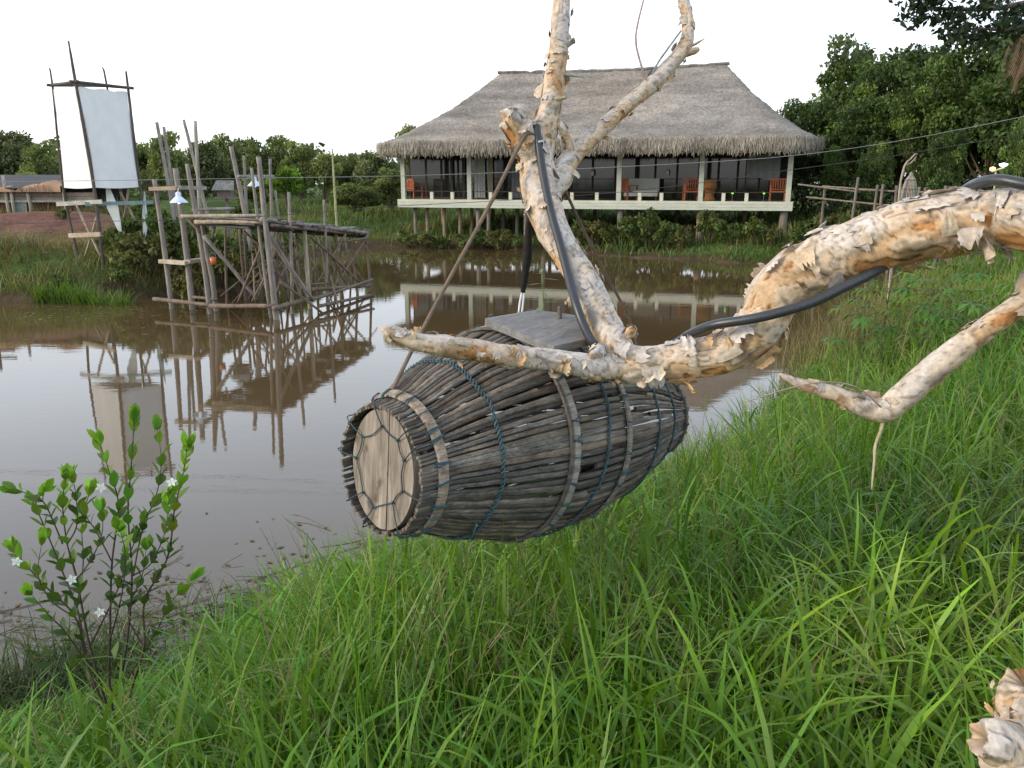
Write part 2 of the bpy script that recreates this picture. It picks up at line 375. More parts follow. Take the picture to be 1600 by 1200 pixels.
# ------------------------------------------------------------------ far treeline (left and centre), trees one can tell apart
D1, D2, D3, D4 = (.120, .150, .058), (.160, .195, .072), (.205, .235, .088), (.145, .165, .085)
protos = [make_tree('broadleaf_tree', 6.0, 2.9, 2.6, .5, 34, 5200, .34, D1, D2, tr=.16),
          make_tree('broadleaf_tree', 6.0, 2.4, 2.4, .6, 28, 4600, .32, D2, D3, tr=.14),
          make_tree('broadleaf_tree', 6.0, 3.2, 2.8, .4, 40, 5600, .34, D4, D1, tr=.16),
          make_tree('broadleaf_tree', 6.0, 2.2, 2.2, .9, 22, 4200, .30, D3, (.085, .115, .036), tr=.13)]
far = [  # px, top py, distance, width factor, prototype, label
    (-40, 214, 58, 1.0, 0, 'dark tree at the left edge of the photo behind the reed shed'),
    (28, 205, 60, 1.0, 2, 'tall dark tree rising behind the shed, left of the white screen'),
    (72, 222, 55, .9, 1, 'lower mid green tree touching the left side of the white screen'),
    (140, 222, 62, 1.1, 0, 'tree hidden mostly behind the white screen cloth'),
    (232, 224, 58, .9, 3, 'olive green tree just right of the white screen'),
    (268, 208, 52, .85, 1, 'full leafy tree behind the four tall bare poles'),
    (318, 222, 56, .95, 2, 'dark tree between the tall pale poles and the jetty'),
    (352, 212, 66, .8, 0, 'small pointed dark treetop behind the leaning pole with the crossbar'),
    (388, 216, 70, .8, 2, 'narrow dark treetop standing alone above the hanging lamp'),
    (428, 213, 60, 1.0, 0, 'broad dark crown highest above the jetty, centre of the treeline'),
    (470, 222, 57, 1.0, 1, 'mid green tree behind the round lime green tree'),
    (508, 240, 55, .95, 3, 'lighter tree behind the thin upright bamboo pole'),
    (548, 240, 60, .95, 0, 'dark tree right of the thin bamboo pole'),
    (588, 236, 54, .9, 2, 'dense dark tree touching the left eave of the thatched house'),
    (612, 262, 48, .7, 1, 'low bushy tree under the left eave of the thatched house'),
    (640, 196, 74, .62, 3, 'single tall treetop sticking up above the left slope of the thatched roof'),
    (555, 285, 46, .55, 0, 'low dark rounded bush tree at the foot of the treeline, left of the house'),
    (400, 278, 45, .55, 1, 'low shrubby tree behind the right hanging lamp over the jetty'),
    (50, 268, 40, .6, 3, 'pale green low bushy tree in front of the treeline behind the shed'),
    (700, 268, 58, .8, 2, 'dark tree seen low behind the house, under its deck'),
    (900, 270, 60, .8, 0, 'dark tree behind the middle of the house'),
]
usedp = set()
for px, py, Y, wf, k, lab in far:
    o = protos[k] if k not in usedp else copy_tree(protos[k]); usedp.add(k)
    b = V(px, 300, Y); g = gz(b[0], b[1]); top = V(px, py, Y)[2]; s = (top - g) / 5.9
    o.location = (b[0], b[1], g - .1); o.rotation_euler = (0, 0, U(0, 6.28)); o.scale = (max(s * wf, .55), max(s * wf, .55), s)
    tag(o, lab, 'tree', 'trees of the far treeline')
# a distant wood that closes the horizon behind them
p = []
n = 16000
ang = rng.uniform(-1.15, 1.15, n); rad_ = rng.uniform(78, 100, n); xs, ys = rad_ * np.sin(ang), rad_ * np.cos(ang)
hh = 3.9 + .9 * np.sin(ang * 23) + .7 * np.sin(ang * 51 + 1) + .5 * np.sin(ang * 97)
pz = rng.uniform(0, 1, n) ** .7 * np.maximum(hh, 1.5)
v, q = leaf_quads(np.stack([xs, ys, 1.1 + pz], 1), .85, .35, .7)
tag(build_np('distant_wood', v, q, jcol((.10, .125, .06), n, .35), M['leaf_far']), 'far-off dark green wood closing the horizon behind the treeline', 'wood', kind='stuff')

# round lime tree
t = make_tree('round_tree', 3.0, 1.25, 1.25, 1.1, 18, 2600, .20, (.12, .20, .03), (.15, .25, .04), 'small lime green tree with ball shaped crown behind the jetty', tr=.07, cr=(.35, .5))
b = V(450, 330, 40); t.location = (b[0], b[1], gz(b[0], b[1])); s = (V(450, 262, 40)[2] - t.location.z) / 3.0; t.scale = (s * .85, s * .85, s)

# ------------------------------------------------------------------ forest on the right
E1, E2, E3 = (.062, .102, .028), (.092, .142, .036), (.135, .19, .045)
fp = [make_tree('forest_tree', 9.0, 3.3, 3.2, .8, 60, 15000, .25, E1, E2, tr=.2, mat='leaf', cr=(.16, .34), every=3, dclump=.35),
      make_tree('forest_tree', 9.0, 2.9, 2.8, .6, 50, 13000, .23, E2, E3, tr=.18, mat='leaf', cr=(.16, .34), every=3, dclump=.35),
      make_tree('forest_tree', 9.0, 3.5, 3.3, .5, 66, 15000, .24, E1, E3, tr=.2, mat='leaf', cr=(.14, .32), every=3, dclump=.4)]
fr = [(1258, 158, 44, .66, 0, 'dark forest tree nearest the house, its crown over the right eave'),
      (1232, 196, 48, .5, 1, 'mid green forest tree peeking past the right slope of the roof'),
      (1316, 100, 46, .70, 1, 'forest tree under the wispy pale treetop'),
      (1352, 118, 41, .62, 2, 'forest tree between the wispy pale treetop and the spiky one'),
      (1402, 78, 42, .62, 0, 'spiky topped forest tree directly above the cone shaped basket trap'),
      (1445, 94, 38, .6, 1, 'mid green forest tree right of the spiky topped one'),
      (1492, 68, 40, .62, 2, 'forest tree left of the tallest one at the right'),
      (1540, 44, 37, .62, 0, 'tallest dark forest tree near the right edge of the photo'),
      (1625, 55, 34, .75, 2, 'dark forest tree cut by the right edge of the photo'),
      (1700, 40, 38, .9, 1, 'forest tree beyond the right edge of the photo'),
      (1300, 228, 37, .42, 1, 'low bushy forest tree beside the right veranda post'),
      (1365, 215, 35, .42, 2, 'lower leafy tree in front of the forest behind the wooden fence'),
      (1470, 205, 33, .46, 0, 'lower dark tree in front of the forest above the peeling limb'),
      (1590, 185, 22, .36, 1, 'yellowish green small tree at the right edge above the garden lamp')]
usedp = set()
for px, py, Y, wf, k, lab in fr:
    o = fp[k] if k not in usedp else copy_tree(fp[k]); usedp.add(k)
    b = V(px, 300, Y); g = gz(b[0], b[1]); s = (V(px, py, Y)[2] - g) / 8.8
    o.location = (b[0], b[1], g - .1); o.rotation_euler = (0, 0, U(0, 6.28)); o.scale = (max(s * wf * 1.45, .2), max(s * wf * 1.45, .2), s)
    tag(o, lab, 'tree', 'trees of the forest at the right')
# wispy pale tree and a spike of foliage
t = make_tree('slender_tree', 4.0, 1.05, 1.0, .2, 34, 3200, .15, (.12, .16, .075), (.15, .19, .09), 'wispy pale green treetop poking out of the forest right of the roof', tr=.06, mat='leaf', cr=(.30, .55), fill=.85)
b = V(1325, 140, 47); t.location = (b[0], b[1], gz(b[0], b[1])); t.scale = (2.3, 2.0, (V(1325, 60, 47)[2] - t.location.z) / 4.0)
# under-storey in the shade at the forest foot
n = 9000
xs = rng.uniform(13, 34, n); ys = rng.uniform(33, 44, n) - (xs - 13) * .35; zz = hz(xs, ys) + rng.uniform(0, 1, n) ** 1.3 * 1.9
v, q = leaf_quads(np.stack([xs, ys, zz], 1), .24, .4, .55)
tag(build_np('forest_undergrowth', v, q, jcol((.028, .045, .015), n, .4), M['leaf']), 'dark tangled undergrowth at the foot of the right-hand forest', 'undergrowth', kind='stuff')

# ------------------------------------------------------------------ overhanging tree and palm at the top right corner
root = empty('overhanging_tree', (10.6, 12.5, gz(10.6, 12.5)), 'dark leafy branches of a tree overhanging the top right corner', 'tree')
mb = MB(); o0 = root.location
brs = []
def br(pts, r0, r1):
    pts = [Vector(V(*p)) for p in pts]; n = len(pts)
    mb.tube(pts, [r0 + (r1 - r0) * i / (n - 1) for i in range(n)], 6, TRUNK, step=.3); brs.append(pts)
mb.tube([o0, o0 + Vector((.1, 0, 3)), o0 + Vector((-.1, -.2, 5.5)), o0 + Vector((-.5, -.5, 7.8))], [.24, .2, .17, .1], 8, TRUNK, step=.4)
br([(1780, -120, 12.3), (1690, -40, 12), (1600, 5, 11.8), (1520, 15, 11.6), (1450, 12, 11.4), (1425, 8, 11.4)], .06, .012)
br([(1690, -40, 12), (1600, 40, 11.8), (1540, 45, 11.6), (1475, 45, 11.4)], .035, .01)
br([(1780, -120, 12.3), (1660, -80, 11.6), (1540, -30, 11.3), (1430, -25, 11.2)], .05, .01)
br([(1690, -40, 12), (1620, 20, 12.2), (1560, 22, 12)], .03, .01)
pts = []
for b in brs:
    L_ = len(b)
    for i in range(1, L_):
        m = int(10 + 22 * i / L_)
        for _ in range(m):
            c = b[i - 1].lerp(b[i], U(0, 1)) + Vector((random.gauss(0, .10), random.gauss(0, .16), random.gauss(-.04, .09)))
            for __ in range(7): pts.append(c + Vector((random.gauss(0, .06), random.gauss(0, .06), random.gauss(-.02, .05))))
pts = np.array([list(x) for x in pts]) - np.array(o0)
v, q = leaf_quads(pts, .11, .3, .5, droop=.5)
build_np('crown', v, q, jcol((.028, .046, .024), len(pts), .35), M['leaf'], root)
mb.build('trunk', M['twig'], root, smooth=True)

b = V(1622, 300, 26); root = empty('palm_tree', (b[0], b[1], gz(b[0], b[1])), 'palm with a skirt of dead brown fronds hanging at the upper right edge', 'palm tree')
mb = MB(); mb.tube([b * 0 + np.array(root.location), V(1618, 120, 26), V(1616, -10, 26)], [.22, .17, .15], 10, (.12, .09, .06), step=.3, wob=.08); mb.build('trunk', M['twig'], root, smooth=True)
def frond(mb, s, az, el, ln, drop, c, wd=.5, nl=16):
    s = Vector(s); d = Vector((math.cos(az) * math.cos(el), math.sin(az) * math.cos(el), math.sin(el))); pts = []
    p = s.copy()
    for i in range(9):
        pts.append(p.copy()); p = p + d * ln / 8; d = (d + Vector((0, 0, -drop))).normalized()
    mb.tube(pts, [.03 * (1 - i / 10) + .006 for i in range(9)], 4, c)
    for i in range(1, 9):
        t = (pts[i] - pts[i - 1]).normalized(); sd = t.cross(Vector((0, 0, 1)))
        if sd.length < .05: sd = Vector((1, 0, 0))
        sd.normalize()
        for k in range(3):
            q0 = pts[i - 1].lerp(pts[i], k / 3)
            for sg in (-1, 1):
                e_ = q0 + (sd * sg * .7 + t * .6 + Vector((0, 0, -.45))).normalized() * wd * U(.7, 1.1)
                w_ = t * .025; cc_ = tuple(x * U(.7, 1.3) for x in c)
                mb.add([q0 - w_, q0 + w_, e_], [(0, 1, 2)], cc_)
dead, live = MB(), MB()
for i in range(34): frond(dead, V(1618 + U(-6, 6), U(20, 75), 26), U(0, 6.28), U(-1.2, -.5), U(1.0, 1.8), .22, (.13, .085, .045), .35)
for i in range(12): frond(live, V(1616, -15, 26), U(0, 6.28), U(.0, 1.0), U(2.0, 2.6), .16, (.045, .075, .025), .5)
dead.build('dead_frond_skirt', M['leaf'], root); live.build('crown', M['leaf'], root)
# ------------------------------------------------------------------ thatched house on stilts
YL, YR = 38.5, 33.6
hL, hR = V(627, 311, YL), V(1234, 315, YR)
A0 = np.array([hL[0], hL[1]]); B0 = np.array([hR[0], hR[1]]); WID = float(np.linalg.norm(B0 - A0)); HA = math.atan2(B0[1] - A0[1], B0[0] - A0[0])
ZD = float((hL[2] + hR[2]) / 2); ZG = 1.0
ex, ey = np.array([math.cos(HA), math.sin(HA)]), np.array([-math.sin(HA), math.cos(HA)])
def s_of(px, t=0.0):                                   # distance along the front for a pixel column
    r = ray(px, 312)[:2]; o = A0 + ey * t
    m = np.array([[r[0], -ex[0]], [r[1], -ex[1]]]); return float(np.linalg.solve(m, o)[1])
def hw(s, t, z): q = A0 + ex * s + ey * t; return Vector((q[0], q[1], z))
house = empty('thatched_house', (A0[0], A0[1], 0), 'long open veranda house on stilts with a grey thatched hip roof across the pond', 'house', rz=HA)
DEP = 8.6; MINT = (.53, .55, .48); POSTC = (.46, .48, .40)
ZE = ZD + 1.92                                         # underside of the thatch
mb = MB()                                              # deck
for k in range(3): mb.box(-.12, WID + .12, -.16 - .004 * k, -.06, ZD - .37 + k * .125, ZD - .37 + k * .125 + .118, tuple(x * U(.92, 1.05) for x in MINT))
mb.build('deck_fascia', M['paint'], house, local=True)
mb = MB().box(-.1, WID + .1, -.055, DEP, ZD - .14, ZD - .02, (.26, .17, .13)); mb.box(-.12, -.02, -.05, DEP, ZD - .36, ZD - .141, MINT); mb.box(WID + .02, WID + .12, -.05, DEP, ZD - .36, ZD - .141, MINT)
for k in range(7): mb.box(.1, WID - .1, .6 + k * 1.2, .72 + k * 1.2, ZD - .34, ZD - .141, (.10, .08, .06))
mb.build('deck_floor', M['plank'], house, local=True)
ps = [s_of(630), s_of(733), s_of(846), s_of(966), s_of(1094), s_of(1231)]
for s in ps:
    MB().box(s - .10, s + .10, .02, .22, ZD - .018, ZE + .5, POSTC).build('veranda_post', M['paint'], house, local=True)
bol = [674, 706, 766, 797, 893, 932, 999, 1033, 1130, 1166]
for px in bol:
    s = s_of(px); MB().box(s - .075, s + .075, .03, .18, ZD - .018, ZD + .33, (.60, .58, .46)).build('bollard', M['paint'], house, local=True)
mb = MB()
for z in (ZD + .36,): mb.tube([(ps[0], .1, z), (WID * .5, .1, z - .015), (ps[-1], .1, z)], .018, 5, (.07, .05, .04), step=2)
mb.build('rail_cable', M['wire'], house, local=True)
# stilts
stl = [(648, .6, .085), (667, .6, .08), (694, .5, .085), (718, .6, .08), (737, 1.6, .08), (747, .2, .11), (763, .3, .085), (786, 2.4, .08), (808, 1.4, .085), (822, .4, .1), (850, .3, .1), (886, 1.6, .085),
       (906, 2.6, .08), (970, .2, .13), (982, 1.6, .1), (996, 2.4, .1), (1023, 3.2, .12), (1096, .2, .15), (1123, 2.2, .09), (1165, 3.0, .1), (1227, .2, .16), (1190, 5, .1), (930, 5, .1), (690, 5, .1), (770, 6.5, .1), (1060, 5.5, .1), (860, 6.5, .1)]
for px, t, r in stl:
    s = min(max(s_of(px, t), .15), WID - .12); q = hw(s, t, 0); g = gz(q.x, q.y) - .3
    c = (.25, .19, .13) if U(0, 1) < .3 else (.20, .18, .15)
    MB().tube([(s, t, g), (s + U(-.02, .02), t, (g + ZD) / 2), (s, t, ZD - (.385 if t < 0 else .142))], [r * 1.1, r, r], 10, c, step=.5, wob=.05).build('stilt', M['pole'], house, local=True, smooth=True)
mb = MB()                                             # bracing under the deck
for (a, b_) in (((1000, 1.5), (1040, 2.6)), ((1040, 1.6), (1002, 2.6)), ((985, 2), (1030, 2))):
    sa, sb = s_of(a[0], a[1]), s_of(b_[0], b_[1]); mb.beam((sa, a[1], ZD - .5), (sb, b_[1], ZD - 1.1), .08, .05, (.12, .09, .07))
mb.build('under_brace', M['pole'], house, local=True)
# back wall: dark timber frame, glass, curtains
TW = 2.9
mb = MB().box(.1, WID - .1, TW + .12, TW + .2, ZD - .018, ZE + 1.2, (.030, .022, .017)); mb.box(.1, .2, TW + .2, DEP - .2, ZD - .018, ZE + 1.2, (.05, .035, .025)); mb.box(WID - .2, WID - .1, TW + .2, DEP - .2, ZD - .018, ZE + 1.2, (.05, .035, .025))
mb.box(.2, WID - .2, DEP - .3, DEP - .2, ZD - .018, ZE + 1.2, (.05, .035, .025))
mb.build('back_wall', M['dark'], house, local=True)
edges = [s_of(p_, TW) for p_ in (640, 666, 690, 716, 733, 770, 800, 830, 862, 892, 925, 960, 992, 1022, 1056, 1090, 1120, 1150, 1184, 1214)]
for i in range(len(edges) - 1):
    a, b_ = edges[i] + .05, edges[i + 1] - .05
    f = MB(); c = (.05, .035, .028)
    f.box(a - .04, a, TW + .03, TW + .118, ZD - .01, ZE + .4, c); f.box(b_, b_ + .04, TW + .03, TW + .118, ZD - .01, ZE + .4, c); f.box(a, b_, TW + .03, TW + .118, ZD - .01, ZD + .05, c); f.box(a, b_, TW + .03, TW + .118, ZD + .9, ZD + .93, c)
    fo = f.build('window_frame', M['dark'], house, local=True)
    MB().box(a, b_, TW + .06, TW + .075, ZD + .052, ZE + .4).build('pane', M['glass'], fo, local=True)
for a, b_, c in ((741, 758, (.40, .44, .40)), (762, 770, (.42, .41, .30)), (799, 818, (.20, .23, .24)), (704, 708, (.16, .18, .17)), (722, 727, (.14, .15, .14))):
    sa, sb = s_of(a, TW - .1), s_of(b_, TW - .1); mb = MB(); n = 10
    vs = []
    for i in range(n + 1):
        s = sa + (sb - sa) * i / n; tt = TW - .06 + .025 * math.sin(i * 2.4); vs += [(s, tt, ZD + .02), (s, tt, ZE + .3)]
    mb.add(vs, [(2 * i, 2 * i + 2, 2 * i + 3, 2 * i + 1) for i in range(n)], c); mb.build('curtain', M['cloth'], house, local=True)
# roof
sA, sB, tA, tB = -.92, WID + .95, -1.25, DEP + 1.25; rA, rB, tc_ = 3.6, WID - 3.05, DEP / 2; ZR = ZD + 5.98; ZT = ZE + .56
per, rc = [], 1.5
def rr_pt(u):                                         # rounded rectangle perimeter
    Lx, Ly = sB - sA, tB - tA; a, b_, q = Lx - 2 * rc, Ly - 2 * rc, math.pi * rc / 2; tot = 2 * a + 2 * b_ + 4 * q; d = u * tot
    segs = [('l', sA + rc, tA, 1, 0, a), ('c', sB - rc, tA + rc, -90, 0, q), ('l', sB, tA + rc, 0, 1, b_), ('c', sB - rc, tB - rc, 0, 0, q), ('l', sB - rc, tB, -1, 0, a), ('c', sA + rc, tB - rc, 90, 0, q), ('l', sA, tB - rc, 0, -1, b_), ('c', sA + rc, tA + rc, 180, 0, q)]
    for g in segs:
        if d <= g[5]:
            if g[0] == 'l': return (g[1] + g[3] * d, g[2] + g[4] * d), (g[4], -g[3])
            an = R(g[3]) + d / rc; return (g[1] + rc * math.cos(an), g[2] + rc * math.sin(an)), (math.cos(an), math.sin(an))
        d -= g[5]
    return (sA + rc, tA), (0, -1)
NP, NU = 420, 64; vs, fs, cs_ = [], [], []
for j in range(NP):
    (s, t), (nx_, ny_) = rr_pt(j / NP); rs = min(max(s, rA), rB)
    # pull hip faces towards the ridge ends
    for i in range(NU + 1):
        u = i / NU; x, y = rs + (s - rs) * u, tc_ + (t - tc_) * u
        z = ZR - (ZR - ZT) * (1.36 * u - .36 * u * u)
        saw = (u * 17) % 1.0; z += .035 * (saw - .5) + .05 * mn.noise((x * .8, y * .8, z * .8)) + .03 * mn.noise((x * 3, y * 3, z * 3))
        sag = -.10 * math.sin(math.pi * min(max((x - rA) / (rB - rA), 0), 1)) * (1 - u) + .05 * mn.noise((x * .5, 3, 0)) * (1 - u)
        vs.append((x, y, z + sag)); f = mn.noise((x * .35, y * .35 + 9, z * .9)); g = mn.noise((x * .12, z * 2.2, 4))
        b_ = .225 * (1 + .20 * f + .30 * g); wm = .5 + .5 * mn.noise((x * .25, z * .5, 17)); cs_.append((b_ * (1.06 + .08 * wm), b_ * .97, b_ * (.89 - .11 * wm)))
    for k, (o, dz) in enumerate(((.10, -.06), (.16, -.18), (.14, -.34), (.04, -.50), (-.25, -.56), (-.9, -.30))):     # thick rounded eave
        jx = .04 * mn.noise((s * 2.1, t * 2.1, k)); vs.append((s + nx_ * (o + jx), t + ny_ * (o + jx), ZT + dz + jx)); b_ = .25 * U(.85, 1.12); cs_.append((b_ * 1.1, b_ * .98, b_ * .82))
m = NU + 7
for j in range(NP):
    j2 = (j + 1) % NP
    for i in range(m - 1): fs.append((j * m + i, j * m + i + 1, j2 * m + i + 1, j2 * m + i))
roof = MB().add(vs, fs, cs_).build('roof', M['thatch'], house, local=True, smooth=True)
fv, fq, fc = [], [], []
for i in range(30000):                               # straw ends of the eave fringe
    (s, t), (nx_, ny_) = rr_pt(U(0, 1)); o = U(.02, .22); z1 = ZT + U(-.30, .10) - (0 if o > .1 else .15); ln = U(.10, .28); dr = U(-.05, .10); wd = U(.006, .016); tx, ty = -ny_, nx_; sk = U(-.06, .06)
    if U(0, 1) < .06: ln += U(.03, .12)
    ln += .04 * mn.noise((s * 1.7, t * 1.7, 1))
    x, y = s + nx_ * o, t + ny_ * o; x2, y2 = x + nx_ * dr * .6 + tx * sk, y + ny_ * dr * .6 + ty * sk; b_ = len(fv)
    fv += [(x - tx * wd, y - ty * wd, z1), (x + tx * wd, y + ty * wd, z1), (x2 + tx * wd * .5, y2 + ty * wd * .5, z1 - ln), (x2 - tx * wd * .5, y2 - ty * wd * .5, z1 - ln)]
    fq.append((b_, b_ + 1, b_ + 2, b_ + 3)); k = U(.6, 1.4) * .28 * (1 + .35 * mn.noise((s * .9, t * .9, 6))); fc += [(k * 1.12, k * .99, k * .80)] * 4
build_np('eave_fringe', np.array(fv), np.array(fq), np.array(fc), M['straw'], roof)
mb = MB(); pts = [(rA - .15 + (rB - rA + .3) * i / 40, tc_, ZR + .0 + .05 * mn.noise((i * .6, 1, 2)) - .10 * math.sin(math.pi * i / 40)) for i in range(41)]
mb.tube(pts, [.075 + .03 * mn.noise((i * .9, 5, 5)) for i in range(41)], 8, (.19, .18, .17), wob=.15); mb.build('ridge_cap', M['thatch'], roof, local=True)
# things on the veranda
def chair(px, t, facing, lab, k=1.0):
    s = s_of(px, t); q = hw(s, t, ZD - .018); root = empty('veranda_chair', q, lab, 'chair', 'red wooden chairs on the veranda', rz=HA + facing)
    c = (.34 * k, .115 * k, .055 * k); w2 = .30
    for x in (-1, 1):
        MB().box(x * w2 - .03, x * w2 + .03, .24, .30, 0, .95, c).build('leg', M['plank'], root, local=True); MB().box(x * w2 - .03, x * w2 + .03, -.30, -.24, 0, .62, c).build('leg', M['plank'], root, local=True)
        MB().box(x * w2 - .035, x * w2 + .035, -.32, .235, .622, .66, c).build('armrest', M['plank'], root, local=True)
    MB().box(-.268, .268, -.30, .235, .38, .43, c).build('seat', M['plank'], root, local=True)
    mb = MB().box(-.268, .268, .25, .29, .88, .95, c); mb.box(-.268, .268, .25, .29, .46, .52, c)
    for i in range(5): mb.box(-.23 + i * .1, -.17 + i * .1, .255, .285, .522, .878, c)
    mb.build('backrest', M['plank'], root, local=True); return root
chair(647, 1.2, 2.7, 'red slatted chair at the far left end of the veranda')
chair(981, 1.5, 2.4, 'small red chair beside the white sofa on the veranda', .95)
chair(1079, 1.0, .2, 'red slatted chair just left of the fifth veranda post', 1.1)
chair(1214, 1.1, .0, 'bright red slatted chair at the right end of the veranda', 1.2)
s = s_of(1002, 1.7); root = empty('sofa', hw(s, 1.7, ZD - .018), 'white cushioned sofa on the veranda next to a red chair', 'sofa', rz=HA)
MB().box(-.75, .75, .25, .45, .20, .95, (.42, .43, .38)).build('backrest', M['cloth'], root, local=True); MB().box(-.75, .75, -.35, .245, .18, .42, (.5, .5, .44)).build('seat', M['cloth'], root, local=True)
for x in (-.68, .68): MB().box(x - .04, x + .04, -.3, -.2, 0, .178, (.1, .06, .04)).build('leg', M['plank'], root, local=True)
s = s_of(1108, .9); root = empty('carved_stump_stool', hw(s, .9, ZD - .018), 'brown carved wooden stump right of the fifth veranda post', 'stump')
MB().lathe([(.0, .0), (.24, 0), (.26, .06), (.2, .2), (.22, .42), (.29, .5)], 14, c=(.26, .12, .05)).build('base', M['plank'], root, local=True, smooth=True)
MB().lathe([(.2, .502), (.31, .54), (.27, .8), (.30, .88), (.0, .9)], 14, c=(.30, .14, .06)).build('top', M['plank'], root, local=True, smooth=True)
for px, lab in ((1042, 'small pale wall lamp on the dark wall between third and fourth right bays'), (1168, 'small pale wall lamp on the dark wall of the rightmost bay'), (926, 'small pale wall lamp on the dark wall right of the peeling trunk')):
    s = s_of(px, TW); root = empty('wall_lamp', hw(s, TW - .02, ZD + 1.05), lab, 'wall lamp', rz=HA)
    MB().box(-.04, .04, -.03, .04, .0, .22, (.4, .4, .38)).build('bracket', M['metal'], root, local=True); MB().lathe([(.0, .02), (.07, .05), (.075, .22), (.03, .30), (.0, .3)], 10, (0, -.12, 0), (.6, .6, .55)).build('lamp_shade', M['paint'], root, local=True, smooth=True)
for px, py, lab in ((1144, 297, 'small glowing green lamp left of the other one on the veranda'), (1193, 303, 'small glowing green lamp beside the bright red chair on the veranda')):
    s = s_of(px, .6); root = empty('green_lamp', hw(s, .6, ZD - .018), lab, 'lamp')
    MB().lathe([(0, 0), (.09, 0), (.09, .03), (.02, .05), (.02, .30)], 10, c=(.1, .1, .1)).build('stand', M['metal'], root, local=True); MB().lathe([(0, .302), (.035, .315), (.045, .345), (.03, .375), (0, .38)], 10).build('bulb', M['glow_green'], root, local=True, smooth=True)
s = s_of(1189, 2.2); root = empty('covered_bundle', hw(s, 2.2, ZD - .018), 'grey draped screen standing behind the bright red chair', 'screen', rz=HA)
vs = []; n = 14
for i in range(n + 1):
    a = i / n; vs += [(-.7 + 1.4 * a, .03 * math.sin(i * 1.9), .85 + .35 * (1 - math.sin(math.pi * a * .55))), (-.7 + 1.4 * a, .03 * math.sin(i * 1.9 + .5), 1.95)]
MB().add(vs, [(2 * i, 2 * i + 2, 2 * i + 3, 2 * i + 1) for i in range(n)], (.22, .24, .24)).build('drape', M['cloth'], root, local=True)
for x in (-.72, .72): MB().tube([(x, 0.05, 0), (x, 0.05, 2.0)], .02, 6, (.05, .04, .03)).build('frame_pole', M['dark'], root, local=True)

# ------------------------------------------------------------------ white screen tower
def bpole(mb, p0, p1, r0, r1, c, n=7, bow=.02):
    p0, p1 = Vector(p0), Vector(p1); mid = (p0 + p1) / 2 + Vector((U(-1, 1), U(-1, 1), 0)) * bow * (p1 - p0).length
    return mb.tube([p0, mid, p1], [r0, (r0 + r1) / 2, r1], n, c, step=.25, wob=.10)
DK = (.105, .088, .075); GREYW = (.25, .22, .19); TANW = (.36, .29, .22); BRW = (.19, .145, .11)
Yf, Yl, Yr = 22.0, 22.85, 22.75; Yb = Yl + Yr - Yf
def gpt(px, py, Y): q = V(px, py, Y); return Vector((q[0], q[1], min(q[2], gz(q[0], q[1])) - .15))
tower = empty('screen_tower', gpt(159, 400, Yf), 'tall square tower of poles wrapped in white cloth, standing on the left bank', 'tower')
tp = {}
for nm, b, m_, t_, Y, r in (('f', (160, 404), (147, 293), (118, 128), Yf, .052), ('l', (121, 388), (99, 293), (82, 133), Yl, .038), ('r', (236, 398), (219, 292), (200, 137), Yr, .045), ('b', (200, 396), (188, 290), (167, 134), Yb, .04)):
    g = gpt(*b, Y); mm, tt = Vector(V(*m_, Y)), Vector(V(*t_, Y)); ext = {'f': (107, 64), 'l': (77, 106), 'r': (197, 111), 'b': (160, 105)}[nm]
    e_ = Vector(V(*ext, Y)); mb = MB().tube([g, mm, tt, e_], [r, r * .9, r * .72, r * .42], 8, DK, step=.2, wob=.16); mb.build('post', M['pole'], tower, smooth=True); tp[nm] = (mm, tt)
for a, b_ in (('f', 'l'), ('f', 'r'), ('l', 'b'), ('r', 'b')):
    p0, p1 = tp[a][1].copy(), tp[b_][1].copy(); d = (p1 - p0).normalized() * .14; mb = MB(); bpole(mb, p0 - d, p1 + d, .04, .04, DK); mb.build('top_rail', M['pole'], tower, smooth=True)
def cloth(a, b_, nm, ntop=.06):
    (m0, t0), (m1, t1) = tp[a], tp[b_]; n, k = 16, 14; vs, fs = [], []; nrm = (m1 - m0).cross(Vector((0, 0, 1))).normalized()
    for i in range(n + 1):
        u = .03 + .94 * i / n
        for j in range(k + 1):
            v_ = j / k; sag = .03 * math.sin(u * math.pi * 5) if j == k else 0; p0 = m0.lerp(t0, v_ * .955); p1 = m1.lerp(t1, v_ * .955)
            pull = -.03 * math.sin(v_ * math.pi); uu = u + (pull * (1 - 2 * u)) * -1
            p = p0.lerp(p1, uu) + nrm * (.02 * mn.noise((u * 3, v_ * 2, len(vs) * 0.001))); p.z += sag * .6 - .03 * (j == 0) * math.sin(u * 3.1); vs.append(p)
    for i in range(n):
        for j in range(k): q = i * (k + 1) + j; fs.append((q, q + k + 1, q + k + 2, q + 1))
    MB().add(vs, fs, (.80, .80, .79)).build('cloth_panel', M['cloth'], tower, smooth=True)
cloth('f', 'l', 1); cloth('f', 'r', 2); cloth('l', 'b', 3); cloth('r', 'b', 4)
for a, b_, w_, c in (((89, 319, 22.3), (159, 315, 21.9), .11, (.45, .43, .36)), ((108, 368, 22.6), (157, 366, 21.9), .12, (.40, .32, .23)), ((133, 319, 21.95), (240, 316, 22.7), .10, (.22, .30, .28))):
    MB().beam(V(*a), V(*b_), .05, w_, c).build('cross_plank', M['plank'], tower)
for a, b_ in (((117, 315, 22.5), (158, 402, 22.0)), ((151, 340, 22.1), (133, 400, 22.6)), ((201, 292, 22.9), (194, 340, 22.9)), ((188, 300, 23), (212, 345, 23))):
    mb = MB(); bpole(mb, V(*a), V(*b_), .035, .03, TANW); mb.build('brace', M['pole'], tower, smooth=True)
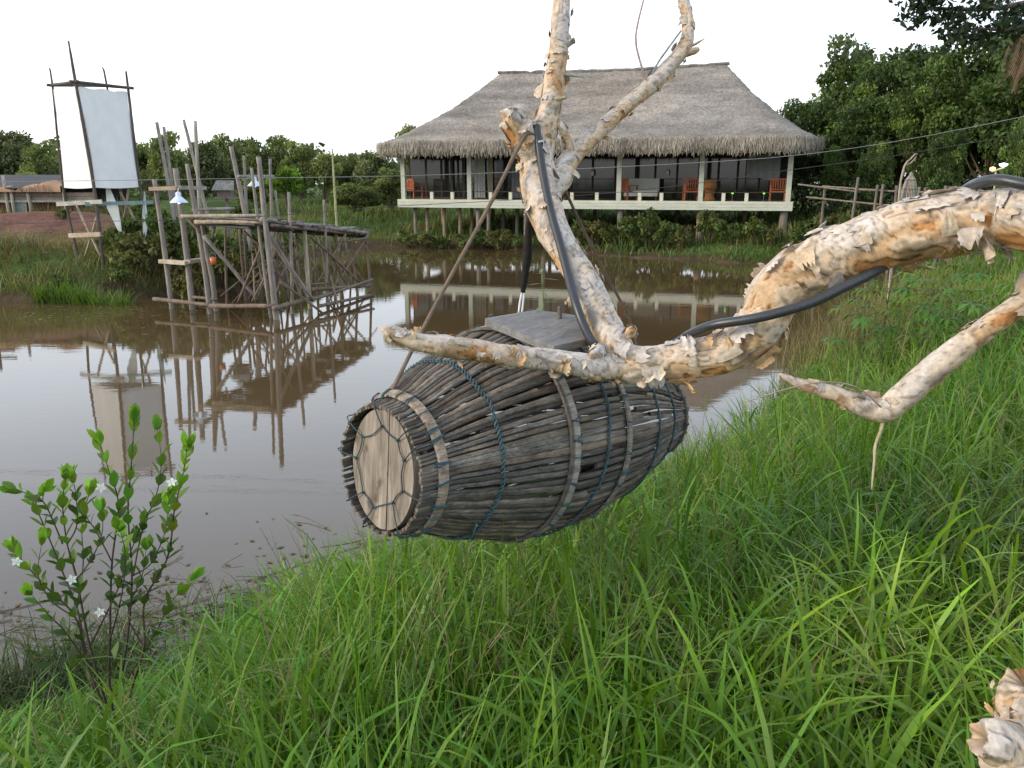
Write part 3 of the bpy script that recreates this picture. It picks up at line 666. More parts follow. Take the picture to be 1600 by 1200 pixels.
def scrap(pl, pr, c=(.74, .76, .74)):
    n = len(pl) - 1; vs = []
    for a, b_ in zip(pl, pr):
        a, b_ = Vector(V(*a)), Vector(V(*b_))
        for k in range(4): q = a.lerp(b_, k / 3); q.y += .05 * math.sin(k * 2.3 + len(vs)); vs.append(q)
    MB().add(vs, [(i * 4 + k, i * 4 + k + 1, i * 4 + k + 5, i * 4 + k + 4) for i in range(n) for k in range(3)], c).build('loose_cloth', M['cloth'], tower, smooth=True)
scrap([(165, 292, 22.6), (168, 325, 22.5), (178, 350, 22.4), (186, 362, 22.4)], [(172, 292, 22.6), (184, 325, 22.5), (190, 350, 22.4), (190, 362, 22.4)])
scrap([(225, 300, 22.6), (223, 335, 22.6), (222, 358, 22.6), (223, 384, 22.6)], [(227, 300, 22.6), (229, 335, 22.6), (231, 358, 22.6), (225, 384, 22.6)], (.66, .74, .74))

# ------------------------------------------------------------------ jetty on poles
FRp, BRp = G(430, 499), G(579, 453)
def front(u): return Vector(FRp).lerp(Vector(BRp), u)
jet = empty('wooden_jetty', (-5.4, 18.5, -.6), 'rickety sloping jetty of weathered planks on a thicket of thin poles in the water', 'jetty')
def jp(base, top, Y=None, r=.055, c=GREYW, kind='post', r1=None):
    """a pole: base pixel at the waterline, top pixel at its own distance"""
    b = G(*base) if Y is None else V(*base, Y); t = V(*top, b[1] + (U(-.05, .05)))
    mb = MB(); t = Vector(t); b = Vector(b); bpole(mb, b - (t - b).normalized() * (.55 if kind == 'post' else 0), t, r, (r1 or r * .72), c, 8, .012); return mb.build(kind, M['pole'], jet, smooth=True)
for b, t, r, c in [((328, 490), (292, 256), .075, GREYW), ((337, 486), (314, 345), .09, GREYW), ((432, 499), (404, 245), .085, GREYW), ((424, 496), (393, 262), .05, GREYW),
                   ((456, 490), (451, 300), .055, GREYW), ((485, 482), (475, 348), .075, TANW), ((511, 475), (506, 312), .05, GREYW), ((536, 467), (524, 355), .06, BRW), ((559, 460), (546, 362), .05, BRW), ((580, 454), (570, 360), .05, BRW),
                   ((355, 473), (352, 352), .045, BRW), ((384, 470), (374, 358), .05, BRW), ((389, 468), (381, 358), .05, BRW), ((411, 466), (404, 358), .04, BRW), ((433, 458), (432, 360), .04, BRW), ((466, 452), (460, 362), .04, BRW),
                   ((498, 446), (487, 362), .04, BRW), ((526, 441), (512, 366), .04, BRW), ((548, 437), (538, 366), .045, BRW), ((470, 470), (462, 360), .035, BRW), ((495, 462), (490, 364), .035, BRW)]:
    jp(b, t, None, r * .86, c)
def zdeck(p):                                        # sloping deck surface
    u = (Vector((p[0], p[1], 0)) - Vector((FRp[0], FRp[1], 0))).dot((Vector(BRp) - Vector(FRp)).normalized()) / (Vector(BRp) - Vector(FRp)).length
    return 2.13 - .50 * u + .03 * math.sin(u * 9)
FLt, FRt = Vector((-7.35, 18.5, 2.2)), Vector((FRp[0] - .02, FRp[1] - .02, 2.13)); BRt = Vector((BRp[0] + .05, BRp[1] - .05, 1.63)); BLt = Vector((-4.95, 23.2, 1.62))
mb = MB()
for i in range(46):                                  # deck planks, laid across, gappy and uneven
    u = i / 45; a = FLt.lerp(BLt, u); b = FRt.lerp(BRt, u); zz = 2.15 - .52 * u + .035 * math.sin(u * 14); a.z = zz + .08 * (1 - u) + U(-.03, .05); b.z = zz + U(-.03, .05)
    d = (b - a).normalized(); k = U(.10, .26); c = k * .72
    if i % 9 == 7: continue
    mb.beam(a - d * U(-.1, .12), b + d * U(-.08, .18), U(.10, .16), U(.022, .035), (c, c * .93, c * .86))
for i in range(70):                                  # a second, more ragged plank layer below, coloured darker to paint in underside shade
    u = U(0, 1); a = FLt.lerp(BLt, u); b = FRt.lerp(BRt, u); zz = 2.15 - .52 * u - U(.05, .17); a.z = zz + .06 * (1 - u); b.z = zz; d = (b - a).normalized(); k0 = U(-.1, .5); k1 = U(.6, 1.08); k = U(.05, .12)
    mb.beam(a.lerp(b, max(k0, -.05)), a.lerp(b, k1), U(.08, .17), U(.03, .05), (k, k * .9, k * .8))
mb.build('deck_planks', M['plank'], jet)
mb = MB()
for k in range(9):                                   # loose boards and slabs lying on the deck
    u = U(.1, 1); a = FLt.lerp(BLt, u).lerp(FRt.lerp(BRt, u), U(.5, .8)); a.z = 2.15 - .52 * u + .07; an = U(0, 3.1); d = Vector((math.cos(an), math.sin(an), 0)) * U(.25, .5)
    mb.beam(a - d, a + d, U(.14, .3), .03, tuple(U(.10, .2) * x for x in (1, .95, .9)))
mb.build('loose_board', M['plank'], jet)
for a, b_, r, c in (((283, 338, 18.4), (408, 337, 17.9), .045, TANW), ((305, 347, 18.3), (412, 347, 17.7), .05, TANW), ((300, 345, 18.4), (545, 366, 23.2), .05, BRW), ((408, 343, 17.6), (574, 364, 22.2), .055, GREYW), ((424, 352, 17.6), (560, 366, 22.0), .04, BRW), ((300, 328, 18.9), (366, 326, 18.9), .04, GREYW), ((360, 352, 19.5), (500, 362, 22), .045, BRW)):
    mb = MB(); bpole(mb, V(*a), V(*b_), r, r * .9, c, 7, .006); mb.build('beam', M['pole'], jet, smooth=True)
for a, b_, r in (((318, 368, 18.3), (402, 468, 18.6), .055), ((416, 360, 17.8), (490, 470, 18.8), .05), ((409, 385, 18.2), (372, 472, 18.5), .03), ((470, 375, 19.6), (410, 450, 18.6), .03), ((438, 440, 18), (505, 490, 18.6), .035), ((486, 370, 19.3), (560, 440, 21.5), .035),
                 ((540, 366, 21), (498, 440, 20), .03), ((530, 378, 21), (575, 372, 22), .03), ((575, 366, 22.1), (520, 455, 20.8), .035), ((505, 372, 20), (545, 450, 21.2), .03), ((560, 372, 22), (585, 402, 22), .02), ((290, 338, 18.4), (312, 362, 18.3), .04), ((382, 362, 19.5), (412, 388, 18.7), .03),
                 ((440, 365, 18.5), (400, 470, 18.6), .03), ((452, 400, 19), (430, 462, 18.2), .03), ((516, 430, 20), (528, 480, 19.4), .03), ((336, 352, 18.4), (331, 372, 18.3), .03), ((425, 408, 17.8), (450, 450, 18.4), .03), ((500, 400, 20), (470, 455, 19.5), .025), ((548, 385, 21.6), (516, 468, 20.2), .03)):
    mb = MB(); bpole(mb, V(*a), V(*b_), r, r * .8, BRW if r < .05 else GREYW, 6, .015); mb.build('brace', M['pole'], jet, smooth=True)
for k in range(16):
    u = U(0, .95); u2 = min(max(u + U(-.3, .3), 0), 1); w1, w2 = U(0, 1), U(0, 1); a = Vector((FLt.lerp(BLt, u)).lerp(FRt.lerp(BRt, u), w1)); b_ = Vector((FLt.lerp(BLt, u2)).lerp(FRt.lerp(BRt, u2), w2)); a.z = U(1.2, 1.55); b_.z = U(.0, .5)
    mb = MB(); bpole(mb, a, b_, U(.018, .03), .018, BRW, 6, .03); mb.build('brace', M['pole'], jet, smooth=True)
for a, b_, r in (((240, 467, 18.9), (330, 477, 18.1), .05), ((328, 478, 18.05), (428, 478, 17.5), .055), ((428, 482, 17.4), (488, 466, 18.9), .06), ((488, 468, 18.9), (582, 437, 21.7), .045), ((490, 452, 19.5), (578, 446, 21.6), .05), ((500, 478, 18.9), (582, 461, 21.4), .045), ((500, 436, 20.6), (512, 433, 20), .03), ((478, 445, 19.6), (515, 442, 19.9), .03), ((300, 464, 19), (340, 468, 18.7), .04)):
    mb = MB(); bpole(mb, V(*a), V(*b_), r, r * .85, BRW, 7, .012); mb.build('lower_rail', M['pole'], jet, smooth=True)

# pole gateway with foot planks, left of the jetty
gate = empty('pole_frame', G(281, 468), 'leaning pole frame with pale foot planks beside the left end of the jetty', 'pole frame')
Ya, Yb2 = 19.2, 19.0
def gp(b, t, Y, r, parent, c=GREYW, kind='pole'):
    b_ = Vector(V(*b, Y)); g = gz(b_.x, b_.y); t_ = Vector(V(*t, Y)); b_ = b_ + (b_ - t_).normalized() * max(.3, (b_.z - g) + .25); mb = MB(); bpole(mb, b_, t_, r, r * .75, c, 8, .008); return mb.build(kind, M['pole'], parent, smooth=True)
gp((266, 467), (241, 280), Ya, .07, gate); gp((297, 469), (274, 263), Yb2, .085, gate); gp((318, 420), (298, 282), 20.3, .06, gate)
for a, b_, c in (((236, 295, Ya - .1), (278, 294, Yb2 - .1), (.36, .28, .2)), ((278, 293, Yb2 - .1), (318, 294, 20.2), (.33, .3, .26)), ((251, 408, Ya - .1), (292, 411, Yb2 - .12), (.50, .42, .32)), ((292, 409, Yb2 - .1), (330, 404, 20.2), (.46, .38, .3))):
    MB().beam(V(*a), V(*b_), .16, .085, c).build('plank', M['plank'], gate)

# tall bare poles standing on the bank behind
for i, (t, b, Y, r, lab) in enumerate([((245, 191), (268, 330), 23.0, .06, 'tall bare pole, leftmost of the four behind the pole frame'), ((256, 198), (276, 330), 23.5, .055, 'slimmer bare pole right beside the leftmost tall one'),
                              ((287, 187), (322, 330), 22.6, .055, 'tall bare pole leaning left, third of the four behind the frame'), ((305, 189), (314, 335), 22.0, .06, 'tall straight pale pole, rightmost of the four behind the frame'),
                              ((361, 229), (382, 340), 21.8, .075, 'thick leaning pole carrying the crossbar over the jetty'), ((381, 243), (388, 340), 23.0, .05, 'thin upright pole behind the thick leaning one'),
                              ((422, 248), (425, 340), 23.0, .055, 'dark upright pole at the right end of the crossbar'), ((430, 297), (436, 340), 24.5, .045, 'short grey pole right of the crossbar poles')]):
    root = empty('bare_pole', gpt(*b, Y), lab, 'pole', 'bare poles standing behind the jetty'); gp(b, t, Y, r, root, (.30, .27, .23) if i < 4 else GREYW)
mb = MB(); bpole(mb, V(372, 276, 21.7), V(428, 276, 22.9), .05, .045, (.24, .23, .21)); tag(mb.build('crossbar', M['pole'], origin=V(372, 276, 21.7), smooth=True), 'horizontal grey crossbar tied between the poles above the jetty', 'crossbar')
b = gpt(526, 330, 30); root = empty('bamboo_pole', b, 'thin straight bamboo rod standing upright behind the jetty against the trees', 'bamboo pole'); mb = MB().tube([b, V(523, 300, 30), V(519, 232, 30)], [.05, .045, .025], 6, (.34, .33, .16), step=.4); mb.build('cane', M['pole'], root, smooth=True)

# hanging lamps
def lamp(px, py, Y, lab, s=1.0, ptop=None):
    q = V(px, py, Y); root = empty('pendant_lamp', q, lab, 'hanging lamp', 'white enamel lamps hung among the poles')
    MB().lathe([(.17 * s, -.07 * s), (.165 * s, -.055 * s), (.08 * s, .03 * s), (.05 * s, .05 * s), (.05 * s, .12 * s), (.02 * s, .14 * s), (.0, .14 * s)], 20, c=(.66, .74, .86)).build('lamp_shade', M['metal'], root, local=True, smooth=True)
    MB().lathe([(0, -.10 * s), (.03 * s, -.08 * s), (.035 * s, -.04 * s), (.015 * s, .0), (0, .0)], 10).build('bulb', M['glow_white'], root, local=True, smooth=True)
    t = Vector(V(*ptop)) - Vector(q) if ptop else Vector((0, 0, .3)); MB().tube([(0, 0, .14 * s), t], .012, 5, (.5, .5, .5)).build('cord', M['wire'], root, local=True)
lamp(279, 311, 18.7, 'white lamp hanging from the plank of the pole frame', 1.15, (279, 294, 18.75)); lamp(398, 286, 22.1, 'white lamp hanging below the crossbar over the jetty', 1.15, (399, 276, 22.3))
q = V(333, 407, 18.3); root = empty('orange_bucket', q, 'small orange pot hung on a jetty pole low over the water', 'pot')
MB().lathe([(0, -.09), (.06, -.09), (.075, .07), (.068, .07), (.055, -.07), (0, -.07)], 14, c=(.55, .15, .04)).build('pot', M['metal'], root, local=True, smooth=True); MB().tube([(-.07, 0, .07), (-.04, 0, .17), (.04, 0, .17), (.07, 0, .07)], .006, 5, (.2, .2, .2), step=.03).build('handle', M['wire'], root, local=True)
b = V(355, 322, 24); root = empty('spirit_house', (b[0], b[1], gz(b[0], b[1])), 'tiny grey hut with a gabled roof on a post behind the jetty', 'small hut'); g = root.location; z0 = V(355, 308, 24)[2]
MB().tube([g, (b[0], b[1], z0)], .05, 8, GREYW).build('post', M['pole'], root); MB().box(b[0] - .2, b[0] + .2, b[1] - .18, b[1] + .18, z0, z0 + .26, (.17, .14, .12)).build('wall', M['plank'], root)
MB().add([(b[0] - .33, b[1] - .28, z0 + .2), (b[0] + .33, b[1] - .28, z0 + .2), (b[0] + .26, b[1], z0 + .48), (b[0] - .26, b[1], z0 + .48), (b[0] - .33, b[1] + .28, z0 + .2), (b[0] + .33, b[1] + .28, z0 + .2)], [(0, 1, 2, 3), (3, 2, 5, 4)], (.27, .25, .22)).build('roof', M['thatch'], root)
MB().box(b[0] - .30, b[0] + .30, b[1] - .25, b[1] + .25, z0 - .04, z0 - .002, (.2, .17, .14)).build('platform', M['plank'], root)

# ------------------------------------------------------------------ reed shed on the left bank
Ys = 28.5
def sx_(px): return V(px, 310, Ys)[0]
def sz_(py): return V(60, py, Ys)[2]
xl, xr = sx_(-160), sx_(150); b = Vector((sx_(40), Ys, gz(sx_(40), Ys)))
shed = empty('reed_shed', b, 'long low shed of brown reeds and grey boards on the red bank at far left', 'shed')
mb = MB()
zb, zt = sz_(345), sz_(300)
for i in range(170): x = xl + (xr - xl) * (i + U(-.3, .3)) / 170; mb.beam((x, Ys + U(0, .05), zb - .5), (x + U(-.04, .04), Ys + U(0, .05), zt), .045, .03, tuple(U(.6, 1.2) * k for k in (.16, .095, .06)), up=(0, 1, 0))
mb.build('reed_wall', M['pole'], shed)
mb = MB()
for k, (pa, pb_) in enumerate(((301, 307), (307.5, 313))): mb.box(xl, xr, Ys - .13 - .01 * k, Ys - .08, sz_(pb_), sz_(pa), tuple(U(.9, 1.1) * v_ for v_ in (.22, .18, .15)))
mb.beam((xl, Ys - .16, sz_(315)), (xr, Ys - .16, sz_(314)), .05, .07, (.34, .3, .25)); mb.build('wall_board', M['plank'], shed)
MB().box(sx_(25), sx_(42), Ys - .10, Ys - .05, sz_(346), sz_(315.5), (.23, .26, .27)).build('door', M['metal'], shed)
for px in (18, 27, 52, 108, -40): mb = MB(); bpole(mb, (sx_(px), Ys - .22, sz_(350) - .4), (sx_(px - 2), Ys - .22, sz_(274 if px == 18 else 296)), .06, .05, (.36, .33, .28)); mb.build('post', M['pole'], shed, smooth=True)
mb = MB(); zr_ = sz_(279)
mb.add([(xl, Ys - .3, sz_(294)), (xr - .3, Ys - .3, sz_(294)), (xr - .3, Ys + 3, zr_ + .15), (xl, Ys + 3, zr_ + .15)], [(0, 1, 2, 3)], (.05, .042, .04)); mb.add([(xl, Ys + 3, zr_ + .15), (xr - .3, Ys + 3, zr_ + .15), (xr - .3, Ys + 3.1, zb), (xl, Ys + 3.1, zb)], [(0, 1, 2, 3)], (.05, .04, .035)); mb.build('roof', M['dark'], shed)
vs, n = [], 24
for i in range(n + 1):
    px = -60 + 165 * i / n; dip = 6 * math.sin(i / n * 9) + 3 * math.sin(i * 1.3); vs += [(sx_(px), Ys - .34, sz_(300)), (sx_(px), Ys - .36, sz_(292 - .8 * dip)), (sx_(px), Ys + .3, sz_(291 - .8 * dip) + .06)]
MB().add(vs, [(3 * i + k, 3 * i + 3 + k, 3 * i + 4 + k, 3 * i + 1 + k) for i in range(n) for k in range(2)], (.42, .26, .16)).build('tarp', M['cloth'], shed, smooth=True)
mb = MB()
for i in range(14): px = 28 + i * 5 + U(-2, 2); mb.tube([(sx_(px), Ys - .38, sz_(300)), (sx_(px) + U(-.06, .06), Ys - .38, sz_(300 - U(3, 13)))], .014, 4, (.25, .2, .15))
mb.build('stick_tips', M['pole'], shed)
for px0, lab in ((-8, 'tall thin pole standing at the water, seen only by its reflection at the left edge'),):
    root = empty('mooring_frame', V(px0, 470, 19.6), 'pole frame just outside the left edge, mirrored in the water', 'pole frame')
    for px, t in ((-22, 395), (-10, 380)): b = Vector(V(px, 470, 19.8)); mb = MB(); bpole(mb, (b.x, b.y, -.5), (b.x - .1, b.y, V(px, t - 10, 19.8)[2]), .05, .04, BRW); mb.build('pole', M['pole'], root, smooth=True)
    for t in (392, 404): a, b_ = Vector(V(-40, t, 19.75)), Vector(V(0, t, 19.75)); mb = MB(); bpole(mb, a, b_, .035, .035, BRW); mb.build('rail', M['pole'], root, smooth=True)

# ------------------------------------------------------------------ wooden fence, lamp and cone trap on the right
fence = empty('wooden_fence', (13.5, 27, 1.3), 'weathered post and rail fence in front of the right-hand forest', 'fence')
FP = [(1289, 292, 29), (1341, 277, 28), (1371, 289, 27.5), (1380, 288, 27.3), (1401, 290, 27), (1437, 292, 26.6), (1446, 293, 26.4), (1478, 290, 26), (1484, 291, 26), (1530, 296, 25.5), (1590, 298, 25), (1660, 298, 24.4)]
for px, py, Y in FP:
    t = Vector(V(px, py, Y)); g = gz(t.x, t.y); mb = MB(); bpole(mb, (t.x - .1 * (px == 1341), t.y, g - .2), t, .055, .045, (.17, .14, .115), 7); mb.build('post', M['pole'], fence, smooth=True)
RL = [((1247, 288, 29.6), (1345, 300, 28)), ((1285, 291, 29), (1410, 300, 27)), ((1340, 296, 28), (1442, 301, 26.6)), ((1435, 300, 26.6), (1530, 305, 25.5)), ((1435, 308, 26.6), (1660, 318, 24.4)), ((1260, 308, 29.3), (1400, 322, 27)), ((1525, 304, 25.5), (1660, 308, 24.4)), ((1395, 320, 27), (1530, 328, 25.5))]
for a, b_ in RL: mb = MB(); bpole(mb, V(*a), V(*b_), .035, .03, (.19, .16, .13), 6); mb.build('rail', M['pole'], fence, smooth=True)
b = V(1417, 330, 15.5); g = gz(b[0], b[1]); root = empty('cone_trap', (b[0], b[1], g), 'grey woven cone shaped trap hung on a bare crooked stick above the limb', 'fish trap')
zt, zb = V(1417, 269, 15.5)[2], V(1417, 325, 15.5)[2]; prof = [(.012, zt - g), (.03, zt - g - .06), (.085, zt - g - .14), (.12, zt - g - .3), (.14, zt - g - .5), (.15, zb - g)]
mb = MB()
for k in range(30):
    a = 2 * math.pi * k / 30; mb.tube([(r * math.cos(a), r * math.sin(a), z) for r, z in prof], .009, 4, tuple(U(.75, 1.2) * x for x in (.33, .28, .24)))
mb.lathe([(r * .95, z) for r, z in prof], 20, c=(.10, .085, .07)); mb.build('cone', M['slat'], root, local=True)
for r, z in prof[2:]: MB().tube([((r + .008) * math.cos(a), (r + .008) * math.sin(a), z) for a in np.linspace(0, 6.283, 24)], .009, 5, (.2, .16, .13)).build('hoop', M['slat'], root, local=True)
Yq = 15.4; mb = MB().tube([(V(1404, 330, Yq)[0], Yq, g - .1), V(1404, 318, Yq), V(1407, 285, Yq), V(1414, 258, Yq), V(1422, 249, Yq), V(1430, 241, Yq), V(1434, 241, Yq)], [.03, .025, .02, .017, .014, .012, .008], 7, (.36, .3, .24), step=.05, wob=.15); mb.tube([V(1414, 258, Yq), V(1424, 254, Yq), V(1432, 244, Yq)], [.014, .011, .007], 6, (.36, .3, .24), step=.05)
tag(mb.build('crooked_stick', M['pole'], origin=(V(1404, 330, Yq)[0], Yq, g - .1), smooth=True), 'bare crooked stick with a hooked tip rising beside the cone trap', 'stick')
b = V(1556, 330, 21); g = gz(b[0], b[1]); root = empty('garden_lamp', (b[0], b[1], g), 'small lit lamp with two heads on a thin post near the right edge', 'garden lamp')
t = Vector(V(1556, 266, 21)); MB().tube([(b[0], b[1], g - .1), t], .025, 6, (.5, .42, .25)).build('post', M['pole'], root); MB().tube([V(1550, 268, 21), V(1569, 262, 21)], .025, 6, (.7, .6, .4)).build('arm', M['metal'], root)
MB().lathe([(0, -.06), (.06, -.04), (.07, .03), (0, .06)], 10, Vector(V(1551, 264, 21)), (.7, .35, .12)).build('lamp_head', M['glow_warm'], root); MB().lathe([(0, -.06), (.08, -.02), (.11, .03), (0, .06)], 10, Vector(V(1568, 258, 21)), (.9, .9, .8)).build('lamp_head', M['glow_white'], root)

# ------------------------------------------------------------------ overhead cables
def cable(pts, r, c, lab):
    pts = [Vector(V(*p)) for p in pts]; tag(MB().tube(pts, r, 5, c, step=.6).build('overhead_cable', M['wire'], origin=pts[0], smooth=True), lab, 'cable', 'cables strung across the pond')
cable([(-260, 286, 15), (0, 284, 15), (240, 281, 15), (430, 278, 15), (620, 275, 15), (800, 269, 15), (900, 264, 14.8), (1040, 257, 14.6), (1200, 247, 14.4), (1330, 232, 14.2), (1450, 212, 13.8), (1620, 178, 13.2), (1800, 140, 12.6)], .0052, (.24, .25, .25), 'upper pale cable crossing in front of the tower, jetty and house')
cable([(-260, 356, 14), (0, 350, 14), (150, 346, 14), (330, 342, 14), (480, 333, 14), (620, 322, 14), (790, 313, 14), (960, 301, 14), (1116, 283, 14), (1230, 266, 14), (1400, 243, 13.5), (1620, 205, 13), (1800, 172, 12.5)], .005, (.055, .055, .055), 'lower thin dark cable crossing the pond and rising to the right')
# ------------------------------------------------------------------ paperbark tree
def sstep(a, b, x): t = min(max((x - a) / (b - a), 0), 1); return t * t * (3 - 2 * t)
LAY = [(.46, .225, .085), (.54, .36, .205), (.58, .445, .31), (.55, .45, .36), (.57, .50, .44)]
FLC = [(.57, .43, .29), (.54, .43, .32), (.52, .33, .18), (.50, .42, .35), (.57, .47, .36), (.54, .48, .42)]
def bark_sample(u, q, nz, sd, white):
    """layered peeling bark: u = (along, round) surface position in metres, q = point; gives (height, colour)"""
    s = Vector((u[0] * 8, u[1] * 17, u[2] * 17))               # sheets run along the limb
    w_ = Vector((mn.noise(q * 22 + Vector((sd, 3, 1))), mn.noise(q * 22 + Vector((7, sd, 2))), mn.noise(q * 22 + Vector((1, 5, sd))))) * .30
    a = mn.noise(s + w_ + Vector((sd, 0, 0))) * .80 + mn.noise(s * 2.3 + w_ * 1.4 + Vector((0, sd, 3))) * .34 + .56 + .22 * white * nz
    lv = max(a, 0) * 4.0; k = math.floor(lv); fr_ = lv - k; lvl = min(max(k + sstep(.86, 1.0, fr_), 0), 4)
    fine = mn.fractal(Vector((u[0] * 45, u[1] * 110, u[2] * 110)) + Vector((0, sd, 0)), .8, 2.0, 3)
    crack = max(0, 1 - abs(mn.noise(s * 1.7 + w_ * 2 + Vector((sd, sd, 0)))) * 13) * sstep(-.1, .3, mn.noise(q * 9 + Vector((sd, 1, 8))))
    h = lvl * .42 + fine * .12 - .45 * crack
    i = min(int(lvl), 3); f = lvl - i; c0, c1 = LAY[i], LAY[i + 1]; c = [c0[j] * (1 - f) + c1[j] * f for j in range(3)]
    edge = 1 - .50 * sstep(.70, .84, fr_) * (1 - sstep(.87, .97, fr_))
    big = 1 + .12 * mn.noise(q * 6 + Vector((sd, 9, 9))); dk = 1 - .50 * sstep(.42, .62, mn.noise(q * 13 + Vector((sd, 20, 4))))
    g = edge * big * dk * (1 - .5 * crack) * (1 + .12 * fine)
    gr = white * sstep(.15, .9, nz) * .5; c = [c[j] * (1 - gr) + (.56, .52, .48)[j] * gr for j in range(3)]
    return h, tuple(max(x * g, .015) for x in c)
def bark_tube(mb, pts, rad, sd, n=40, step=.006, amp=.10, white=.6, flakes=0, fl=(.012, .035), end_jag=0.0, lump=.12):
    pp, rr = smooth_path(pts, rad, step); fr_ = frames(pp); vs, cs_, fs = [], [], []; N_ = len(pp); al = 0
    amp *= 1.5
    for i in range(N_):
        t, a, b = fr_[i]; p = pp[i]
        if i: al += (pp[i] - pp[i - 1]).length
        for k in range(n):
            an = 2 * math.pi * k / n; d = a * math.cos(an) + b * math.sin(an)
            r = rr[i] * (1 + lump * mn.noise(p * 7 + d * .9 + Vector((sd, 0, 0)))); q = p + d * r; h, c = bark_sample((al, rr[i] * math.cos(an), rr[i] * math.sin(an)), q, d.z, sd, white)
            r2 = r + amp * (h - .8) * (max(rr[i], .012) ** .6) * .16
            if end_jag and i > N_ - 8: r2 *= 1 - .16 * ((i - N_ + 8) / 8) ** 2 + .10 * mn.noise((math.cos(an) * 3, math.sin(an) * 3, sd + i * .2))
            off = t * (end_jag * mn.noise((math.cos(an) * 2, math.sin(an) * 2, sd))) if i == N_ - 1 else Vector((0, 0, 0))
            vs.append(p + d * r2 + off); cs_.append(c)
    for i in range(N_ - 1):
        for k in range(n): fs.append((i * n + k, i * n + (k + 1) % n, (i + 1) * n + (k + 1) % n, (i + 1) * n + k))
    for s_, st in ((0, 0), (1, (N_ - 1) * n)):                # broken ends
        vs.append(pp[0 if s_ == 0 else -1] - fr_[-1][0] * .012 * s_); cs_.append((.16, .11, .07)); ci = len(vs) - 1
        for k in range(n): fs.append((ci, st + (k + 1) % n, st + k) if s_ == 0 else (ci, st + k, st + (k + 1) % n))
    mb.add(vs, fs, cs_)
    for _ in range(flakes):                                   # ragged sheets of loose bark, mostly lying close
        i = random.randrange(2, N_ - 2); t, a, b = fr_[i]; an = U(0, 6.283); an0 = an; R0 = rr[i]
        big = U(0, 1) < .16; ln = U(*fl) * (1.5 if big else 1); wd = U(*fl) * U(.8, 2.2) * (1.3 if big else 1); ln = min(ln, rr[i] * 1.1); wd = min(wd, rr[i] * 2.2)
        lift = U(.0, .18) if U(0, 1) < .74 else U(.25, .7); curl = U(.05, .5) if U(0, 1) < .78 else U(.8, 1.8); across = U(0, 1) < .62; sg = random.choice((-1, 1)); j0 = U(0, 99)
        dz = (a * math.cos(an) + b * math.sin(an)).z
        if dz > .3: lift = min(lift, .25); curl = min(curl, .8)
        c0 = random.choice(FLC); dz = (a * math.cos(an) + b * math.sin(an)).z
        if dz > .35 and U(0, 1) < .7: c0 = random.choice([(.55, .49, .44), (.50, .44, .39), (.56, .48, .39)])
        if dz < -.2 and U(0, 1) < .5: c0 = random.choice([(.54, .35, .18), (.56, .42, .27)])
        m_, l_ = 8, 7; fv, fcs = [], []
        for ii in range(l_):
            v_ = ii / (l_ - 1); ph = lift + curl * v_; x = ln * v_ * (1 - .18 * curl * v_); z = .0015 + ln * (math.sin(lift) * v_ + .5 * curl * v_ * v_ * .8)
            for jj in range(m_):
                u = jj / (m_ - 1) - .5; rag = 1 + .55 * mn.noise((u * 7, j0, 3)) + .3 * mn.noise((u * 17, j0, 5)); w2 = wd * (1 - .30 * v_ * v_ + .35 * mn.noise((v_ * 4, j0, u)))
                if across: ds, dc = u * w2, sg * x * rag                 # hinge runs along the limb, sheet wraps round it
                else: ds, dc = sg * x * rag, u * w2
                k = min(max(i + int(round(ds / step)), 0), N_ - 1); tt, aa_, bb_ = fr_[k]; an2 = an0 + dc / max(R0, .008); d2 = aa_ * math.cos(an2) + bb_ * math.sin(an2)
                res = ds - (k - i) * step
                fv.append(pp[k] + tt * max(min(res, step), -step) + d2 * (rr[k] * (1 + lump * mn.noise(pp[k] * 7 + d2 * .9 + Vector((sd, 0, 0)))) + amp * .6 * (max(rr[k], .012) ** .6) * .16 + z + .0012 * mn.noise((u * 9, v_ * 6, j0))))
                g_ = (.80 + .30 * v_) * (1 + .25 * mn.noise((u * 6, v_ * 5, j0 + 7))); fcs.append(tuple(min(y_ * g_, .8) for y_ in c0))
        ff = [(p_ * m_ + o_, p_ * m_ + o_ + 1, (p_ + 1) * m_ + o_ + 1, (p_ + 1) * m_ + o_) for p_ in range(l_ - 1) for o_ in range(m_ - 1)]
        mb.add(fv, ff, fcs)
def pxp(lst): return [P(a, b, d) for a, b, d, r in lst], [r * d / F for a, b, d, r in lst]
tr0 = Vector((2.05, 1.05, gz(2.05, 1.05)))
bark = empty('paperbark_tree', tr0, 'bare paperbark tree with flaking cream bark, its limb reaching in over the basket', 'tree')
mb = MB(); bark_tube(mb, [tr0 - Vector((0, 0, .2)), tr0 + Vector((0, .03, .6)), tr0 + Vector((-.04, .08, 1.4)), tr0 + Vector((.05, .02, 2.4)), tr0 + Vector((.12, -.05, 3.4))], [.15, .13, .12, .10, .07], 3.3, 28, .02, .1, .4)
mb.build('trunk', M['bark'], bark, smooth=True)
limb = [(950, 552, 1.955, 26), (985, 571, 1.93, 28), (1030, 570, 1.92, 27), (1085, 562, 1.90, 29), (1140, 549, 1.88, 31), (1182, 513, 1.86, 35), (1214, 460, 1.84, 39), (1258, 422, 1.81, 44), (1330, 392, 1.76, 46), (1410, 368, 1.70, 45), (1500, 349, 1.64, 45), (1590, 342, 1.58, 46), (1700, 350, 1.50, 50)]
pts, rad = pxp(limb); pts += [tr0 + Vector((-.25, .15, 1.65)), tr0 + Vector((-.02, .06, 1.5))]; rad += [.07, .075]
mb = MB(); bark_tube(mb, pts, rad, 1.7, 60, .0042, .21, .6, 250, (.012, .038), lump=.17); mb.build('limb', M['bark'], bark, smooth=True)
